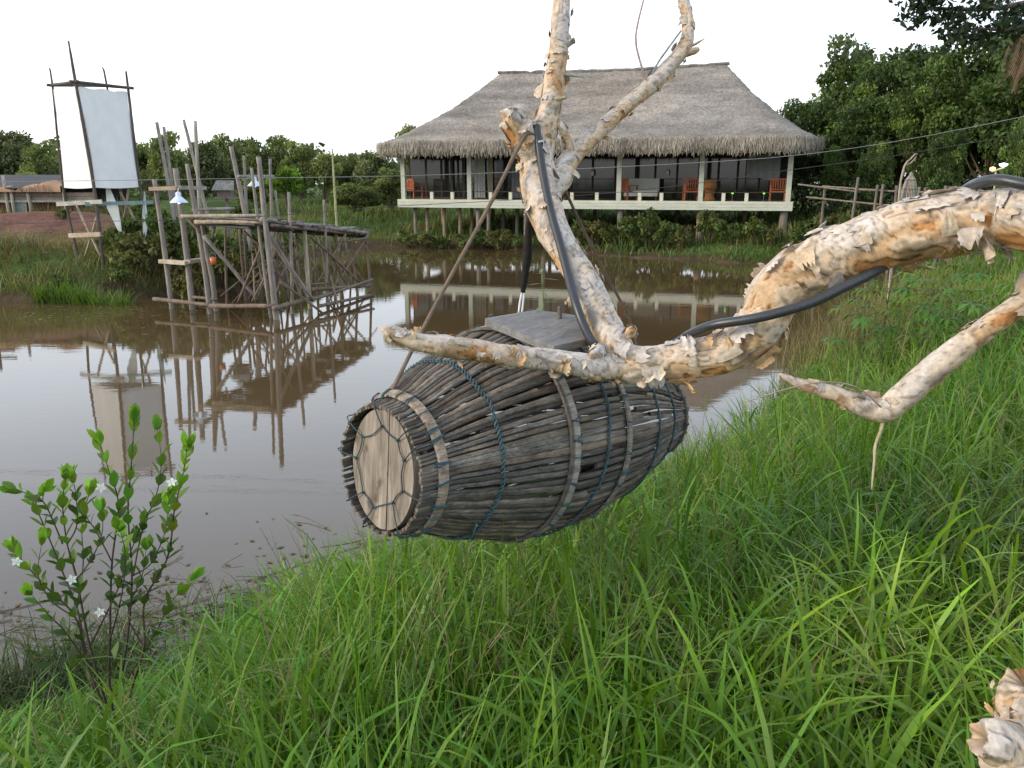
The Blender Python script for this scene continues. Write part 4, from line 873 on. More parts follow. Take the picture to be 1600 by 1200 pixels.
up = [(985, 585, 1.97, 26), (955, 540, 2.00, 31), (928, 482, 2.05, 27), (905, 430, 2.10, 25), (876, 380, 2.15, 25), (853, 330, 2.19, 28), (840, 285, 2.23, 27), (838, 245, 2.26, 26), (850, 205, 2.28, 21), (862, 160, 2.30, 17), (869, 100, 2.33, 15.5), (875, 40, 2.36, 14), (880, -30, 2.4, 13), (886, -110, 2.44, 10)]
pts, rad = pxp(up); mb = MB(); bark_tube(mb, pts, rad, 5.1, 40, .005, .12, .85, 130, (.008, .020)); mb.build('branch', M['bark'], bark, smooth=True)
sp = [(848, 280, 2.25, 20), (832, 235, 2.24, 24), (815, 208, 2.22, 22), (800, 190, 2.20, 19), (794, 181, 2.195, 15), (786, 178, 2.19, 9)]
pts, rad = pxp(sp); mb = MB(); bark_tube(mb, pts, rad, 8.3, 32, .005, .13, .9, 50, (.010, .028), .012); k2, r2 = pxp([(798, 186, 2.2, 12), (812, 177, 2.205, 13), (820, 186, 2.21, 12), (823, 200, 2.215, 10)]); bark_tube(mb, k2, r2, 2.3, 24, .005, .12, .9, 8, (.01, .02), .01); mb.build('branch_stub', M['bark'], bark, smooth=True)
rb = [(848, 310, 2.24, 20), (872, 282, 2.27, 22), (890, 252, 2.30, 16), (915, 226, 2.33, 13), (950, 192, 2.37, 12), (985, 160, 2.41, 12), (1018, 132, 2.45, 12.5), (1045, 104, 2.48, 11), (1068, 76, 2.51, 12), (1074, 48, 2.53, 9.5), (1071, 15, 2.55, 9), (1062, -25, 2.58, 8.5), (1050, -90, 2.62, 7)]
pts, rad = pxp(rb); mb = MB(); bark_tube(mb, pts, rad, 6.4, 30, .0055, .09, .7, 60, (.008, .022)); s1, q1 = pxp([(1066, 84, 2.51, 8), (1085, 80, 2.51, 5.5), (1092, 76, 2.51, 3)]); bark_tube(mb, s1, q1, 4, 16, .006, .08, .9); s1, q1 = pxp([(1070, 76, 2.51, 3), (1088, 68, 2.5, 2.2), (1101, 60, 2.5, .8)]); bark_tube(mb, s1, q1, 4, 8, .01, .05, .9)
mb.build('branch', M['bark'], bark, smooth=True)
s1, q1 = pxp([(893, 248, 2.3, 10), (890, 222, 2.28, 7), (880, 203, 2.27, 6.5), (873, 192, 2.27, 5)]); mb = MB(); bark_tube(mb, s1, q1, 9.4, 18, .006, .1, .5, 14, (.006, .014), .008); mb.build('branch_stub', M['bark'], bark, smooth=True)
lf = [(1000, 576, 1.93, 24), (960, 574, 1.92, 21), (915, 571, 1.90, 18), (860, 562, 1.88, 16), (800, 556, 1.86, 17), (745, 548, 1.84, 18), (700, 541, 1.82, 17), (655, 535, 1.80, 14), (625, 527, 1.79, 11), (606, 519, 1.785, 9), (600, 511, 1.785, 6)]
pts, rad = pxp(lf); mb = MB(); bark_tube(mb, pts, rad, 7.7, 32, .005, .11, .8, 90, (.008, .020), .006); s1, q1 = pxp([(655, 533, 1.80, 8), (652, 522, 1.80, 6.5), (651, 511, 1.80, 6)]); bark_tube(mb, s1, q1, 1, 16, .005, .1, .9, 4, (.006, .012), .004); mb.build('branch', M['bark'], bark, smooth=True)
# bark wads on the limb and at the crotch
for c in ((985, 520, 1.93, 9), (935, 548, 1.90, 10), (930, 590, 1.89, 5), (1010, 590, 1.9, 8)):
    b = Vector(P(*c[:3])); r = c[3] * c[2] / F; e_ = b + Vector((U(-1, 1), U(-1, 0), U(-.5, 1))) * r * 2.2
    mb = MB(); bark_tube(mb, [e_, b, b + (b - e_) * .7], [r * .55, r, r * .7], U(0, 9), 18, .005, .16, .5, 6, (.008, .02), .01); mb.build('bark_wad', M['bark'], bark, smooth=True)
lr = [(1217, 584, 1.80, 1.5), (1232, 592, 1.80, 5), (1262, 604, 1.80, 9), (1300, 615, 1.80, 12), (1345, 634, 1.80, 17), (1382, 641, 1.79, 20), (1410, 622, 1.78, 20), (1445, 590, 1.76, 20), (1490, 552, 1.74, 19), (1540, 514, 1.72, 18), (1600, 476, 1.69, 18), (1700, 430, 1.64, 20)]
pts, rad = pxp(lr); pts += [tr0 + Vector((-.2, .2, 1.35)), tr0 + Vector((-.02, .04, 1.15))]; rad += [.032, .045]
mb = MB(); bark_tube(mb, pts, rad, 11.2, 32, .006, .10, .95, 90, (.008, .022)); mb.build('branch', M['bark'], bark, smooth=True)
st = [(1690, 1200, 1.14, 46), (1600, 1178, 1.11, 38), (1556, 1160, 1.10, 33), (1530, 1150, 1.10, 27)]
pts, rad = pxp(st); pts.reverse(); rad.reverse(); pts.append(tr0 + Vector((-.02, .02, .5))); rad.append(.07); pts.reverse(); rad.reverse(); mb = MB(); bark_tube(mb, pts, rad, 13.7, 48, .004, .24, .8, 14, (.006, .014), .016, .30)
s1, q1 = pxp([(1640, 1180, 1.19, 42), (1612, 1140, 1.18, 42), (1602, 1100, 1.17, 38), (1604, 1062, 1.16, 31)]); bark_tube(mb, s1, q1, 15.1, 48, .004, .26, .1, 20, (.008, .018), .02, .34); mb.build('broken_stub', M['bark'], bark, smooth=True)
TW_ = (.34, .29, .24)
for tw in ([(1380, 652, 1.79, 3.2), (1378, 668, 1.79, 3), (1368, 695, 1.79, 2.4), (1366, 720, 1.79, 2), (1362, 765, 1.79, 1.2)], [(1380, 640, 1.77, 1.6), (1340, 606, 1.74, 1.4), (1290, 597, 1.73, 1.3), (1240, 605, 1.73, 1.2), (1165, 628, 1.74, .7)], [(1352, 622, 1.78, 3), (1340, 618, 1.77, 3.5), (1332, 622, 1.77, 2)],
           [(866, 108, 2.31, 2.6), (882, 116, 2.31, 2.2), (913, 121, 2.32, .9)], [(858, 155, 2.28, 4), (876, 154, 2.27, 3), (886, 152, 2.27, 1.5)], [(1015, 136, 2.44, 2), (1004, 108, 2.43, 1.8), (994, 70, 2.43, 1.6), (996, 40, 2.43, 1.5), (1008, -10, 2.44, 1.4)], [(1018, 118, 2.44, 1.8), (1030, 95, 2.45, 1.7), (1064, 48, 2.5, 1.5)]):
    s1, q1 = pxp(tw); MB().tube(s1, q1, 7, tuple(x * U(.8, 1.2) for x in TW_), step=.012, wob=.12).build('twig', M['twig'], bark, smooth=True)
# ------------------------------------------------------------------ black hose wound round the limb
hp = [(838, 196, 2.20), (843, 235, 2.195), (851, 285, 2.165), (862, 335, 2.125), (876, 385, 2.08), (889, 435, 2.035), (901, 478, 1.985), (915, 515, 1.965), (933, 545, 1.965), (962, 566, 2.02), (1010, 562, 2.01), (1060, 534, 1.95), (1078, 522, 1.90), (1115, 508, 1.825), (1170, 499, 1.775), (1215, 489, 1.75), (1270, 472, 1.73), (1320, 448, 1.715), (1360, 428, 1.71), (1398, 405, 1.735), (1440, 375, 1.80), (1480, 330, 1.77), (1508, 298, 1.67), (1530, 286, 1.59), (1560, 281, 1.545), (1600, 288, 1.51), (1660, 300, 1.48), (1740, 300, 1.46), (1850, 320, 1.5)]
hose = MB().tube([P(*p) for p in hp], .0112, 16, (.034, .037, .042), step=.012).build('black_hose', M['hose'], origin=P(*hp[0]), smooth=True)
tag(hose, 'dark rubber hose looped along the peeling upright branch and round the thick limb', 'hose')

# ------------------------------------------------------------------ woven fish trap basket
bl, brt = Vector(P(603, 733, 1.95)), Vector(P(1014, 645, 2.78)); LB = (brt - bl).length
bx = (brt - bl).normalized(); by = Vector((0, 0, 1)).cross(bx).normalized(); bz = bx.cross(by)
bask = empty('fish_trap_basket', bl, 'big barrel shaped basket of weathered grey bamboo slats hanging under the peeling branch', 'basket')
bask.rotation_euler = Matrix((bx, by, bz)).transposed().to_euler()
PR = [(-.02, .156), (0, .158), (.05, .174), (.12, .212), (.2, .250), (.3, .284), (.40, .298), (.5, .293), (.6, .280), (.7, .256), (.8, .222), (.9, .178), (1.0, .142), (1.03, .137)]
def bow(t): return .036 * math.sin(math.pi * min(max(t, 0), 1) ** .8)
def prof(t):
    for (a, ra), (b, rb_) in zip(PR, PR[1:]):
        if t <= b: k = (t - a) / (b - a); k = k * .55 + .45 * k * k * (3 - 2 * k); return ra + (rb_ - ra) * k
    return PR[-1][1]
NSL = 98; mb = MB()
for i in range(NSL):
    a0 = 2 * math.pi * (i + U(-.22, .22)) / NSL; t0, t1 = -.018 + U(-.003, .003), 1.015 + U(-.01, .01); n = 40; thick = U(.0032, .005); wk = U(.7, 1.12); sh = U(.5, 1.5); warm = U(.95, 1.14); ph = U(0, 9)
    gaps = [(g, g + U(.01, .03)) for g in ([U(.22, .9)] if U(0, 1) < .6 else [])] + [(g, g + U(.006, .02)) for g in ([U(.22, .9)] if U(0, 1) < .45 else [])]
    seg = []; off = U(-.0016, .0016)
    def flush():
        if len(seg) < 3: seg.clear(); return
        vs, fs, cs_ = [], [], []
        for t, a, r, w_, c in seg:
            x = t * LB; rd = Vector((0, math.cos(a), math.sin(a))); tg = Vector((0, -math.sin(a), math.cos(a))); ce = Vector((x, 0, bow(t))) + rd * r
            for u, v_ in ((-1, -1), (1, -1), (1, .25), (.55, 1), (-.55, 1), (-1, .25)): vs.append(ce + tg * u * w_ / 2 + rd * v_ * thick); cs_.append(c)
        m_ = len(seg)
        for k in range(m_ - 1):
            for e_ in range(6): fs.append((k * 6 + e_, k * 6 + (e_ + 1) % 6, (k + 1) * 6 + (e_ + 1) % 6, (k + 1) * 6 + e_))
        fs += [(5, 4, 3, 2, 1, 0), tuple((m_ - 1) * 6 + e_ for e_ in range(6))]; mb.add(vs, fs, cs_); seg.clear()
    jump = 0
    for k in range(n + 1):
        t = t0 + (t1 - t0) * k / n
        if any(g[0] < t < g[1] for g in gaps): flush(); jump = U(-.008, .008); off += U(-.002, .002); sh = U(.7, 1.4); continue
        r = prof(t); a = a0 + .008 * math.sin(t * 7 + ph) + .010 * mn.noise((t * 5, ph, i)) + jump
        w_ = min(2 * math.pi * r / NSL * .97, .0205) * wk * (1 + .22 * mn.noise((t * 8, i * 3.1, 2)))
        v = .100 * sh * (1 + .45 * mn.noise((t * 6, i * 1.7, 5))); c = (v * 1.14 * warm, v, v * .84 / warm); seg.append((t, a, r + off + .0016 * mn.noise((t * 9, i, 1)), w_, c))
    flush()
mb.build('slat_wall', M['slat'], bask, local=True)
mb = MB()                                              # sparse inner lining seen through the gaps
for i in range(70):
    a = 2 * math.pi * (i + U(-.4, .4)) / 70; ta, tb = sorted((U(0, .35), U(.6, 1))); m_ = 14; pts = []
    for k in range(m_ + 1): t = ta + (tb - ta) * k / m_; r = prof(t) - .012; aa = a + .05 * math.sin(t * 5 + i); pts.append((t * LB, r * math.cos(aa), r * math.sin(aa) + bow(t)))
    mb.tube(pts, .0055, 5, tuple(U(.6, 1.3) * x for x in (.085, .07, .055)))
mb.build('inner_lining', M['slat'], bask, local=True)
CORD = (.048, .092, .105)
def ringpt(t, a, dr): r = prof(t) + dr; return Vector((t * LB, r * math.cos(a), r * math.sin(a) + bow(t)))
def hoop(t, wd, th, c, lash=22, dr=.007, nm='hoop', tilt=0.0):
    n = 96; vs, fs, cs_ = [], [], []
    for k in range(n):
        a = 2 * math.pi * k / n; tt = t + tilt * math.sin(a); v = 1 + .25 * mn.noise((math.cos(a) * 3, math.sin(a) * 3, t * 9)); wv = .002 * mn.noise((math.cos(a) * 5, math.sin(a) * 5, t)) 
        for u, q in ((-1, 0), (1, 0), (.8, 1), (-.8, 1)): vs.append(ringpt(tt + u * wd / 2 / LB, a, dr + q * th + wv)); cs_.append(tuple(x * v for x in c))
    for k in range(n):
        k2 = (k + 1) % n
        for e_ in range(4): fs.append((k * 4 + e_, k * 4 + (e_ + 1) % 4, k2 * 4 + (e_ + 1) % 4, k2 * 4 + e_))
    h = MB().add(vs, fs, cs_).build(nm, M['slat'], bask, local=True)
    if lash:
        for k in range(lash):
            mb = MB(); a = 2 * math.pi * (k + U(-.3, .3)) / lash
            for rep in range(random.choice((1, 2, 2, 3))):
                aa = a + rep * .014; tt = t + tilt * math.sin(aa); w2 = wd / 2 / LB + .0035; sk = U(-.03, .03)
                mb.tube([ringpt(tt - w2, aa - sk, dr - .010), ringpt(tt - w2, aa - sk, dr + th * .7), ringpt(tt - w2 * .6, aa - sk * .6, dr + th + .003), ringpt(tt + w2 * .6, aa + sk * .6, dr + th + .003), ringpt(tt + w2, aa + sk, dr + th * .7), ringpt(tt + w2, aa + sk, dr - .010)], .0017, 5, tuple(x * U(.8, 1.3) for x in CORD))
            mb.build('lashing', M['cord'], h, local=True)
    return h
hoop(.028, .024, .005, (.27, .215, .165), 24, .008)
hoop(.325, .023, .006, (.30, .27, .235), 34, .008); hoop(.309, .008, .007, (.12, .10, .085), 0, .007, 'thin_hoop')
hoop(.52, .022, .006, (.24, .20, .165), 30, .008); hoop(1.0, .014, .006, (.14, .11, .09), 24)
def cordring(t, tilt=0.0, nw=110):
    mb = MB()
    for ph in (0, math.pi):
        pts = []
        for k in range(nw * 5 + 1):
            a = 2 * math.pi * k / (nw * 5); q = a * nw * .55 + ph; tt = t + tilt * math.sin(a) + .0055 * mn.noise((math.cos(a) * 4, math.sin(a) * 4, t * 7)); pts.append(ringpt(tt + .0035 / LB * math.cos(q), a, .0085 + .0028 * math.sin(q)))
        mb.tube(pts, .0021, 5, CORD if ph else tuple(x * 1.35 for x in CORD))
    mb.build('cord_ring', M['cord'], bask, local=True, smooth=True)
cordring(.148); cordring(.43, .03, 100); cordring(.70, 0, 84); cordring(.86, 0, 64)
# pale end board in two halves, with netting cord
def half(sgn):
    n = 28; rr_ = .137; vs, fs = [], []; x0, x1 = -.012, .012; y_s = -.028
    a_s = [(-math.pi / 2 + math.pi * k / n) for k in range(n + 1)]; ring = []
    for a in a_s:
        y, z = math.cos(a) * rr_ * sgn, math.sin(a) * rr_
        r2 = 1 + .02 * mn.noise((a * 2, sgn, 3)); ring.append((y * r2, z * r2))
    pl = [(max(y, y_s + .004) if sgn > 0 else min(y, y_s - .002), z) for y, z in ring]
    if sgn > 0: pl = [(y_s + .004, -rr_ * .975)] + [(y, z) for y, z in pl if y > y_s + .005] + [(y_s + .004, rr_ * .975)]
    else:
        full = [(math.cos(a) * rr_, math.sin(a) * rr_) for a in np.linspace(math.pi / 2 + .2, 3 * math.pi / 2 - .2, 40)]; pl = [(y_s - .002 + .003 * math.sin(7), rr_ * .975)] + full + [(y_s - .002, -rr_ * .975)]; pl = pl[::-1]
    pl = [(y * .87, z * 1.10) for y, z in pl]; m_ = len(pl)
    vs = [(x0, y, z) for y, z in pl] + [(x1, y, z) for y, z in pl]; fs = [tuple(range(m_)), tuple(range(2 * m_ - 1, m_ - 1, -1))] + [(k, (k + 1) % m_, m_ + (k + 1) % m_, m_ + k) for k in range(m_)]
    return MB().add(vs, fs, (.25, .21, .17) if sgn > 0 else (.28, .235, .19)).build('end_board', M['disc'], bask, local=True)
half(1); half(-1)
MB().add([(.016, 0, 0)] + [(.016, .15 * math.cos(a), .15 * math.sin(a)) for a in np.linspace(0, 6.283, 33)[:-1]], [(0, k + 1, (k + 1) % 32 + 1) for k in range(32)], (.03, .024, .02)).build('end_backing', M['dark'], bask, local=True)
mb = MB(); m_ = 9; inner = []
for k in range(m_): a = 2 * math.pi * (k + U(-.25, .25)) / m_; inner.append(Vector((-.0165, math.cos(a) * .088 * U(.85, 1.15), math.sin(a) * .104 * U(.8, 1.18))))
for k in range(m_):
    a, b = inner[k], inner[(k + 1) % m_]; mid = (a + b) / 2; mid.y *= U(.90, 1); mid.z *= U(.9, 1); c = tuple(x * U(.5, .95) for x in CORD); mb.tube([a, mid, b], .0016, 5, c, step=.01)
    an = math.atan2(a.z, a.y) + U(-.15, .15); o = Vector((-.022, .172 * math.cos(an), .172 * math.sin(an))); mb.tube([a, (a + o) / 2 + Vector((-.004, 0, 0)), o, ringpt(.012, an, .012), ringpt(.05, an + U(-.05, .05), .014)], .0016, 5, c, step=.012)
    mb.lathe([(0, -.005), (.005, 0), (0, .005)], 8, a + Vector((-.001, 0, 0)), c)
mb.build('end_netting', M['cord'], bask, local=True, smooth=True)
# lid board with peg and tie
inv = Matrix((bx, by, bz)); tol = lambda p: inv @ (Vector(p) - bl)
top = [tol(G(758, 497, 2.640)), tol(G(865, 541, 2.610)), tol(G(938, 524, 2.61)), tol(G(905, 493, 2.640)), tol(G(838, 484, 2.65))]
bt = [p - Vector((0, 0, .020)) for p in top]
MB().add(top + bt, [(0, 1, 2, 3, 4), (9, 8, 7, 6, 5), (0, 5, 6, 1), (1, 6, 7, 2), (2, 7, 8, 3), (3, 8, 9, 4), (4, 9, 5, 0)], (.20, .195, .19)).build('lid_board', M['board'], bask, local=True)
q = tol(G(873, 508, 2.62)); pg = MB().tube([q - Vector((0, 0, .05)), q + Vector((0, 0, .025)), q + Vector((.004, .004, .05))], [.008, .007, .005], 8, (.14, .12, .11), step=.01, wob=.1).build('peg', M['board'], bask, local=True)
MB().tube([q + Vector((0, 0, .02)), tol(P(885, 515, 2.2)), tol(P(893, 525, 2.16)), tol(P(890, 540, 2.13))], .0022, 5, CORD, step=.01).build('tie_cord', M['cord'], pg, local=True, smooth=True)
mb = MB()
for px0, py0, px1, py1 in ((762, 500, 770, 492), (775, 503, 800, 512), (820, 525, 845, 532), (838, 486, 820, 489)):
    mb.tube([tol(P(px0, py0, 2.30)), tol(P((px0 + px1) / 2, (py0 + py1) / 2 - 3, 2.26)), tol(P(px1, py1, 2.24))], .003, 5, CORD, step=.01)
mb.build('lid_cord', M['cord'], bask, local=True, smooth=True)
# loose bits on the wall
mb = MB(); w_ = []
for t, a, c in ((.15, 1.0, (.30, .38, .38)), (.145, .96, CORD)): mb.tube([ringpt(t - .02, math.pi + a - .3, .012), ringpt(t, math.pi + a, .02), ringpt(t + .02, math.pi + a + .06, .012)], .003, 5, c, step=.008)
mb.build('loose_cord', M['cord'], bask, local=True, smooth=True)

# ropes that hold it
def rope(pts, r, c, nm, lab, cat='rope', n=7):
    o = MB().tube([P(*p) for p in pts], r, n, c, step=.03, wob=.06).build(nm, M['twig'], origin=P(*pts[-1]), smooth=True); return tag(o, lab, cat)
rope([(836, 212, 2.20), (826, 208, 2.185), (818, 216, 2.18), (800, 250, 2.17), (760, 330, 2.14), (700, 440, 2.10), (650, 535, 2.05), (612, 612, 1.98), (603, 630, 1.955), (606, 624, 1.97)], .0055, (.17, .125, .09), 'hanging_rope', 'taut brown rope from the branch fork down to the left rim of the basket')
rope([(862, 262, 2.24), (870, 275, 2.22), (884, 300, 2.25), (912, 360, 2.33), (950, 435, 2.43), (984, 500, 2.50), (1000, 560, 2.52), (1004, 580, 2.52)], .0045, (.13, .095, .07), 'hanging_rope', 'thin dark rope slanting from the branch fork down to the right part of the basket')
root = empty('bound_cord', P(812, 488, 2.42), 'thick black bound cord with two white ends reaching the lid of the basket', 'cord')
MB().tube([P(848, 262, 2.30), P(832, 320, 2.33), P(826, 360, 2.36), P(824, 400, 2.38), P(820, 430, 2.40), P(817, 457, 2.41)], [.006, .009, .011, .014, .011, .007], 9, (.022, .02, .018), step=.008, wob=.14).build('binding', M['twig'], root, smooth=True)
for dx in (-1.5, 3.5): MB().tube([P(817 + dx * .6, 455, 2.41), P(814 + dx, 472, 2.41), P(812 + dx, 489, 2.41)], .0032, 6, (.70, .70, .68), step=.01).build('white_cord', M['cloth'], root, smooth=True)
# ------------------------------------------------------------------ grass
def blades(bx_, by_, bz_, L_, W_, phi0, kap, az, colr, seg=4, tipw=.12):
    """arched grass blades as strips: base, length, width, start lean, bend, azimuth"""
    n = len(bx_); t = np.linspace(0, 1, seg + 1); x = np.zeros((n, seg + 1)); z = np.zeros((n, seg + 1))
    for i in range(seg):
        ph = phi0 + kap * (t[i] + .5 / seg) ** 1.4; x[:, i + 1] = x[:, i] + L_ / seg * np.sin(ph); z[:, i + 1] = z[:, i] + L_ / seg * np.cos(ph)
    dx, dy = np.cos(az), np.sin(az); tw = az + np.pi / 2 + rng.normal(0, .5, n); wx, wy = np.cos(tw), np.sin(tw)
    w_ = np.array([.55, 1.0, .9, .62, tipw] if seg == 4 else [.7, 1, .7, tipw]) if seg in (3, 4) else np.linspace(1, tipw, seg + 1)
    pc = np.stack([bx_[:, None] + x * dx[:, None], by_[:, None] + x * dy[:, None], bz_[:, None] + z], -1)
    wd = (W_[:, None] * w_[None, :] / 2)[..., None] * np.stack([wx, wy, rng.normal(0, .25, n)], -1)[:, None, :]
    v = np.stack([pc - wd, pc + wd], 2).reshape(-1, 3); m = (seg + 1) * 2
    b = (np.arange(n) * m)[:, None, None]; k = np.arange(seg)[None, :, None] * 2
    q = (b + k + np.array([0, 1, 3, 2])[None, None, :]).reshape(-1, 4)
    c = colr[:, None, :] * (np.linspace(.55, 1.15, seg + 1))[None, :, None]; c = np.repeat(c, 2, 1).reshape(-1, 3)  # colour darkened towards the base, painting in shade deep between the blades
    return v, q, np.clip(c, 0, 1)
def merge(parts):
    vs, qs, cs_, o = [], [], [], 0
    for v, q, c in parts: vs.append(v); qs.append(q + o); cs_.append(c); o += len(v)
    return np.concatenate(vs), np.concatenate(qs), np.concatenate(cs_)
def gcols(n, x, y, base=(.108, .212, .014)):
    c = np.array(base)[None] * (1 + .28 * rng.uniform(-1, 1, n))[:, None]; p = wob(x, y, 1.6, 3)[:, None]; c = c * (1 + .16 * p); c[:, 0] *= 1 + .25 * rng.uniform(-.6, 1, n) + .12 * p[:, 0]
    c[:, 2] *= 1 + .4 * rng.uniform(-.5, 1, n); return c
BPX = [-200, 0, 200, 330, 450, 600, 700, 800, 900, 1050, 1150, 1250, 1290, 1340, 1500, 1700]
BPY = [1200, 1205, 1190, 1085, 945, 872, 852, 852, 805, 712, 650, 575, 500, 450, 470, 420]
def cap_len(x, y, z, L_, fac=1.08):
    """grass is kept short towards the water so that the pond shows over it: longest blade allowed at a spot"""
    d = np.stack([x, y, np.zeros_like(x)], 1); f0 = d @ FW; px = 800 + F * x / np.maximum(f0 + H * math.sin(TH) * .6, .3)
    by_ = np.interp(px, BPX, BPY) - 22 * wob(x, y, 3.1, 2) - 12; tn = np.tan(TH + np.arctan((by_ - 600) / F)) * np.cos(np.arctan((px - 800) / F))
    lim = (H - tn * np.hypot(x, y) - z) * fac * np.where(rng.uniform(0, 1, len(x)) < .13, rng.uniform(1.05, 1.4, len(x)), rng.uniform(.78, 1.06, len(x)))
    return np.minimum(L_, lim)
# near bank: tufts
NT = 12000
rr_ = .95 + 15.5 * rng.uniform(0, 1, NT * 4) ** 1.65; aa = rng.uniform(-.98, .98, NT * 4); tx, ty = rr_ * np.sin(aa), rr_ * np.cos(aa); ds = shore(tx, ty)
ok = (ds > -.30 + .25 * wob(tx, ty, 2.2, 1)) & (np.minimum(1, .35 + ds) * (.72 + .4 * wob(tx, ty, 2.7, 4)) > rng.uniform(0, 1, len(tx))) & ~((ty > 11) & (ds < 0)) & ~((tx < -1.2) & (ds < .3) & (rng.uniform(0, 1, len(tx)) < .5))
tx, ty, ds = tx[ok][:NT], ty[ok][:NT], ds[ok][:NT]
k = rng.integers(4, 9, len(tx)); ti = np.repeat(np.arange(len(tx)), k); n = len(ti); rt = np.hypot(tx, ty)[ti]
tH = (.47 + .20 * rng.uniform(-1, 1, len(tx)) + .17 * wob(tx, ty, 1.5, 6)) * np.where(tx < -.5, .86, 1.0) * np.clip(.75 + ds * .3, .7, 1.0)
bx_ = tx[ti] + rng.normal(0, .035, n); by_ = ty[ti] + rng.normal(0, .035, n); bz_ = np.maximum(hz(bx_, by_), -.05) - .02
Lg = tH[ti] * rng.uniform(.65, 1.35, n); Lg = np.maximum(cap_len(bx_, by_, bz_, Lg), .05)
Wg = (.0078 + .0042 * rng.uniform(-1, 1, n)) * (1 + .05 * rt); az = rng.uniform(0, 6.283, n); ph = np.abs(rng.normal(.10, .16, n)); kp = np.abs(rng.normal(.75, .55, n))
cg = gcols(n, bx_, by_)
dry = rng.uniform(0, 1, n) < .022; cg[dry] = np.array([.20, .16, .075]) * rng.uniform(.7, 1.1, (dry.sum(), 1))
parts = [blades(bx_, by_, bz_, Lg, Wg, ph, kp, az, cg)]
# leafy stems: arching leaves set up along each stalk
NS = 10500; rs = .95 + 12 * rng.uniform(0, 1, NS * 3) ** 1.5; a_ = rng.uniform(-.95, .95, NS * 3); sx, sy = rs * np.sin(a_), rs * np.cos(a_); d = shore(sx, sy); ok = (d > -.15) & ((.5 + d) * (.75 + .4 * wob(sx, sy, 2.3, 8)) > rng.uniform(0, 1, len(sx))); sx, sy = sx[ok][:NS], sy[ok][:NS]; NS = len(sx)
sz = np.maximum(hz(sx, sy), -.05); sh_ = np.maximum(cap_len(sx, sy, sz, .50 + .16 * rng.uniform(-1, 1, NS) + .10 * wob(sx, sy, 1.2, 3), 1.0), .06); saz = rng.uniform(0, 6.28, NS); sln = np.abs(rng.normal(.12, .12, NS))
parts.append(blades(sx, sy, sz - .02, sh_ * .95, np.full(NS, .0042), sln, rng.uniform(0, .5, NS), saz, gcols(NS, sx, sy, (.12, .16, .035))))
kk = rng.integers(4, 8, NS); si_ = np.repeat(np.arange(NS), kk); n = len(si_); fr = rng.uniform(.22, .95, n); hh_ = sh_[si_] * fr; off = np.sin(sln[si_] + .15 * fr) * hh_
lx, ly, lz = sx[si_] + np.cos(saz[si_]) * off, sy[si_] + np.sin(saz[si_]) * off, sz[si_] + hh_ * .96
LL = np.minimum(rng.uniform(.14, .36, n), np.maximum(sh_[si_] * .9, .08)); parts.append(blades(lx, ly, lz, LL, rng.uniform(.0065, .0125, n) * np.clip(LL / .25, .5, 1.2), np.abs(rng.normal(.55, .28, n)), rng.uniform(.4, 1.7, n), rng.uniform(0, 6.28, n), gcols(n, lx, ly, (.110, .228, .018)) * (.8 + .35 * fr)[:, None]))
# a few broad, long, arching blades
n = 2200; rr_ = 1.2 + 7 * rng.uniform(0, 1, n) ** 1.3; aa = rng.uniform(-.7, .9, n); x, y = rr_ * np.sin(aa), rr_ * np.cos(aa); ok = shore(x, y) > .15; x, y = x[ok], y[ok]; n = len(x)
z = hz(x, y); L2 = rng.uniform(.5, .85, n); L2 = np.maximum(cap_len(x, y, z, L2, 1.2), .1)
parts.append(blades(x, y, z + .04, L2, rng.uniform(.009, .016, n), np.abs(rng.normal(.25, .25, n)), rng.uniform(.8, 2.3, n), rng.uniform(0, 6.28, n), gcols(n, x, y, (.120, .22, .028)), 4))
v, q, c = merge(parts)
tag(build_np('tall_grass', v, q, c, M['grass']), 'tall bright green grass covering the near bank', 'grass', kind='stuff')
# seed heads on thin stalks
mb = MB(); m_ = 0
while m_ < 1300:
    r_, a_ = 1.5 + 9 * U(0, 1) ** 1.2, U(-.75, .85); x, y = r_ * math.sin(a_), r_ * math.cos(a_); d = float(shore(x, y)[0])
    if d < -.25: continue
    z = max(gz(x, y), -.02); hh_ = U(.55, .85) * (1 if d > .2 else .8)
    hh_ = min(hh_, float(cap_len(np.array([x]), np.array([y]), np.array([z]), np.array([hh_]), 1.3)[0]))
    if hh_ < .3: continue
    m_ += 1; lx, ly = U(-.22, .22), U(-.22, .22); pts = [Vector((x + lx * t * t, y + ly * t * t, z + hh_ * t)) for t in (0, .35, .7, .9, 1)]; c = random.choice([(.16, .19, .06), (.22, .20, .09), (.13, .17, .055)])
    wq = .0011 * (1 + .12 * r_); mb.tube(pts, [wq, wq, wq * .9, wq * .7, wq * .5], 3, c, cap=False)
    for k in range(random.randint(6, 14)):
        s = pts[2].lerp(pts[4], k / 14); e_ = s + Vector((U(-.05, .05), U(-.05, .05), U(.01, .05))); sd = Vector((U(-1, 1), U(-1, 1), 0)).normalized() * wq * 1.1
        mb.add([s - sd, s + sd, e_ + sd * .9, e_ - sd * .9], [(0, 1, 2, 3)], tuple(x_ * 1.2 for x_ in c))
tag(mb.build('seed_stalks', M['grass']), 'thin pale seed stalks standing in the near grass', 'grass', kind='stuff')
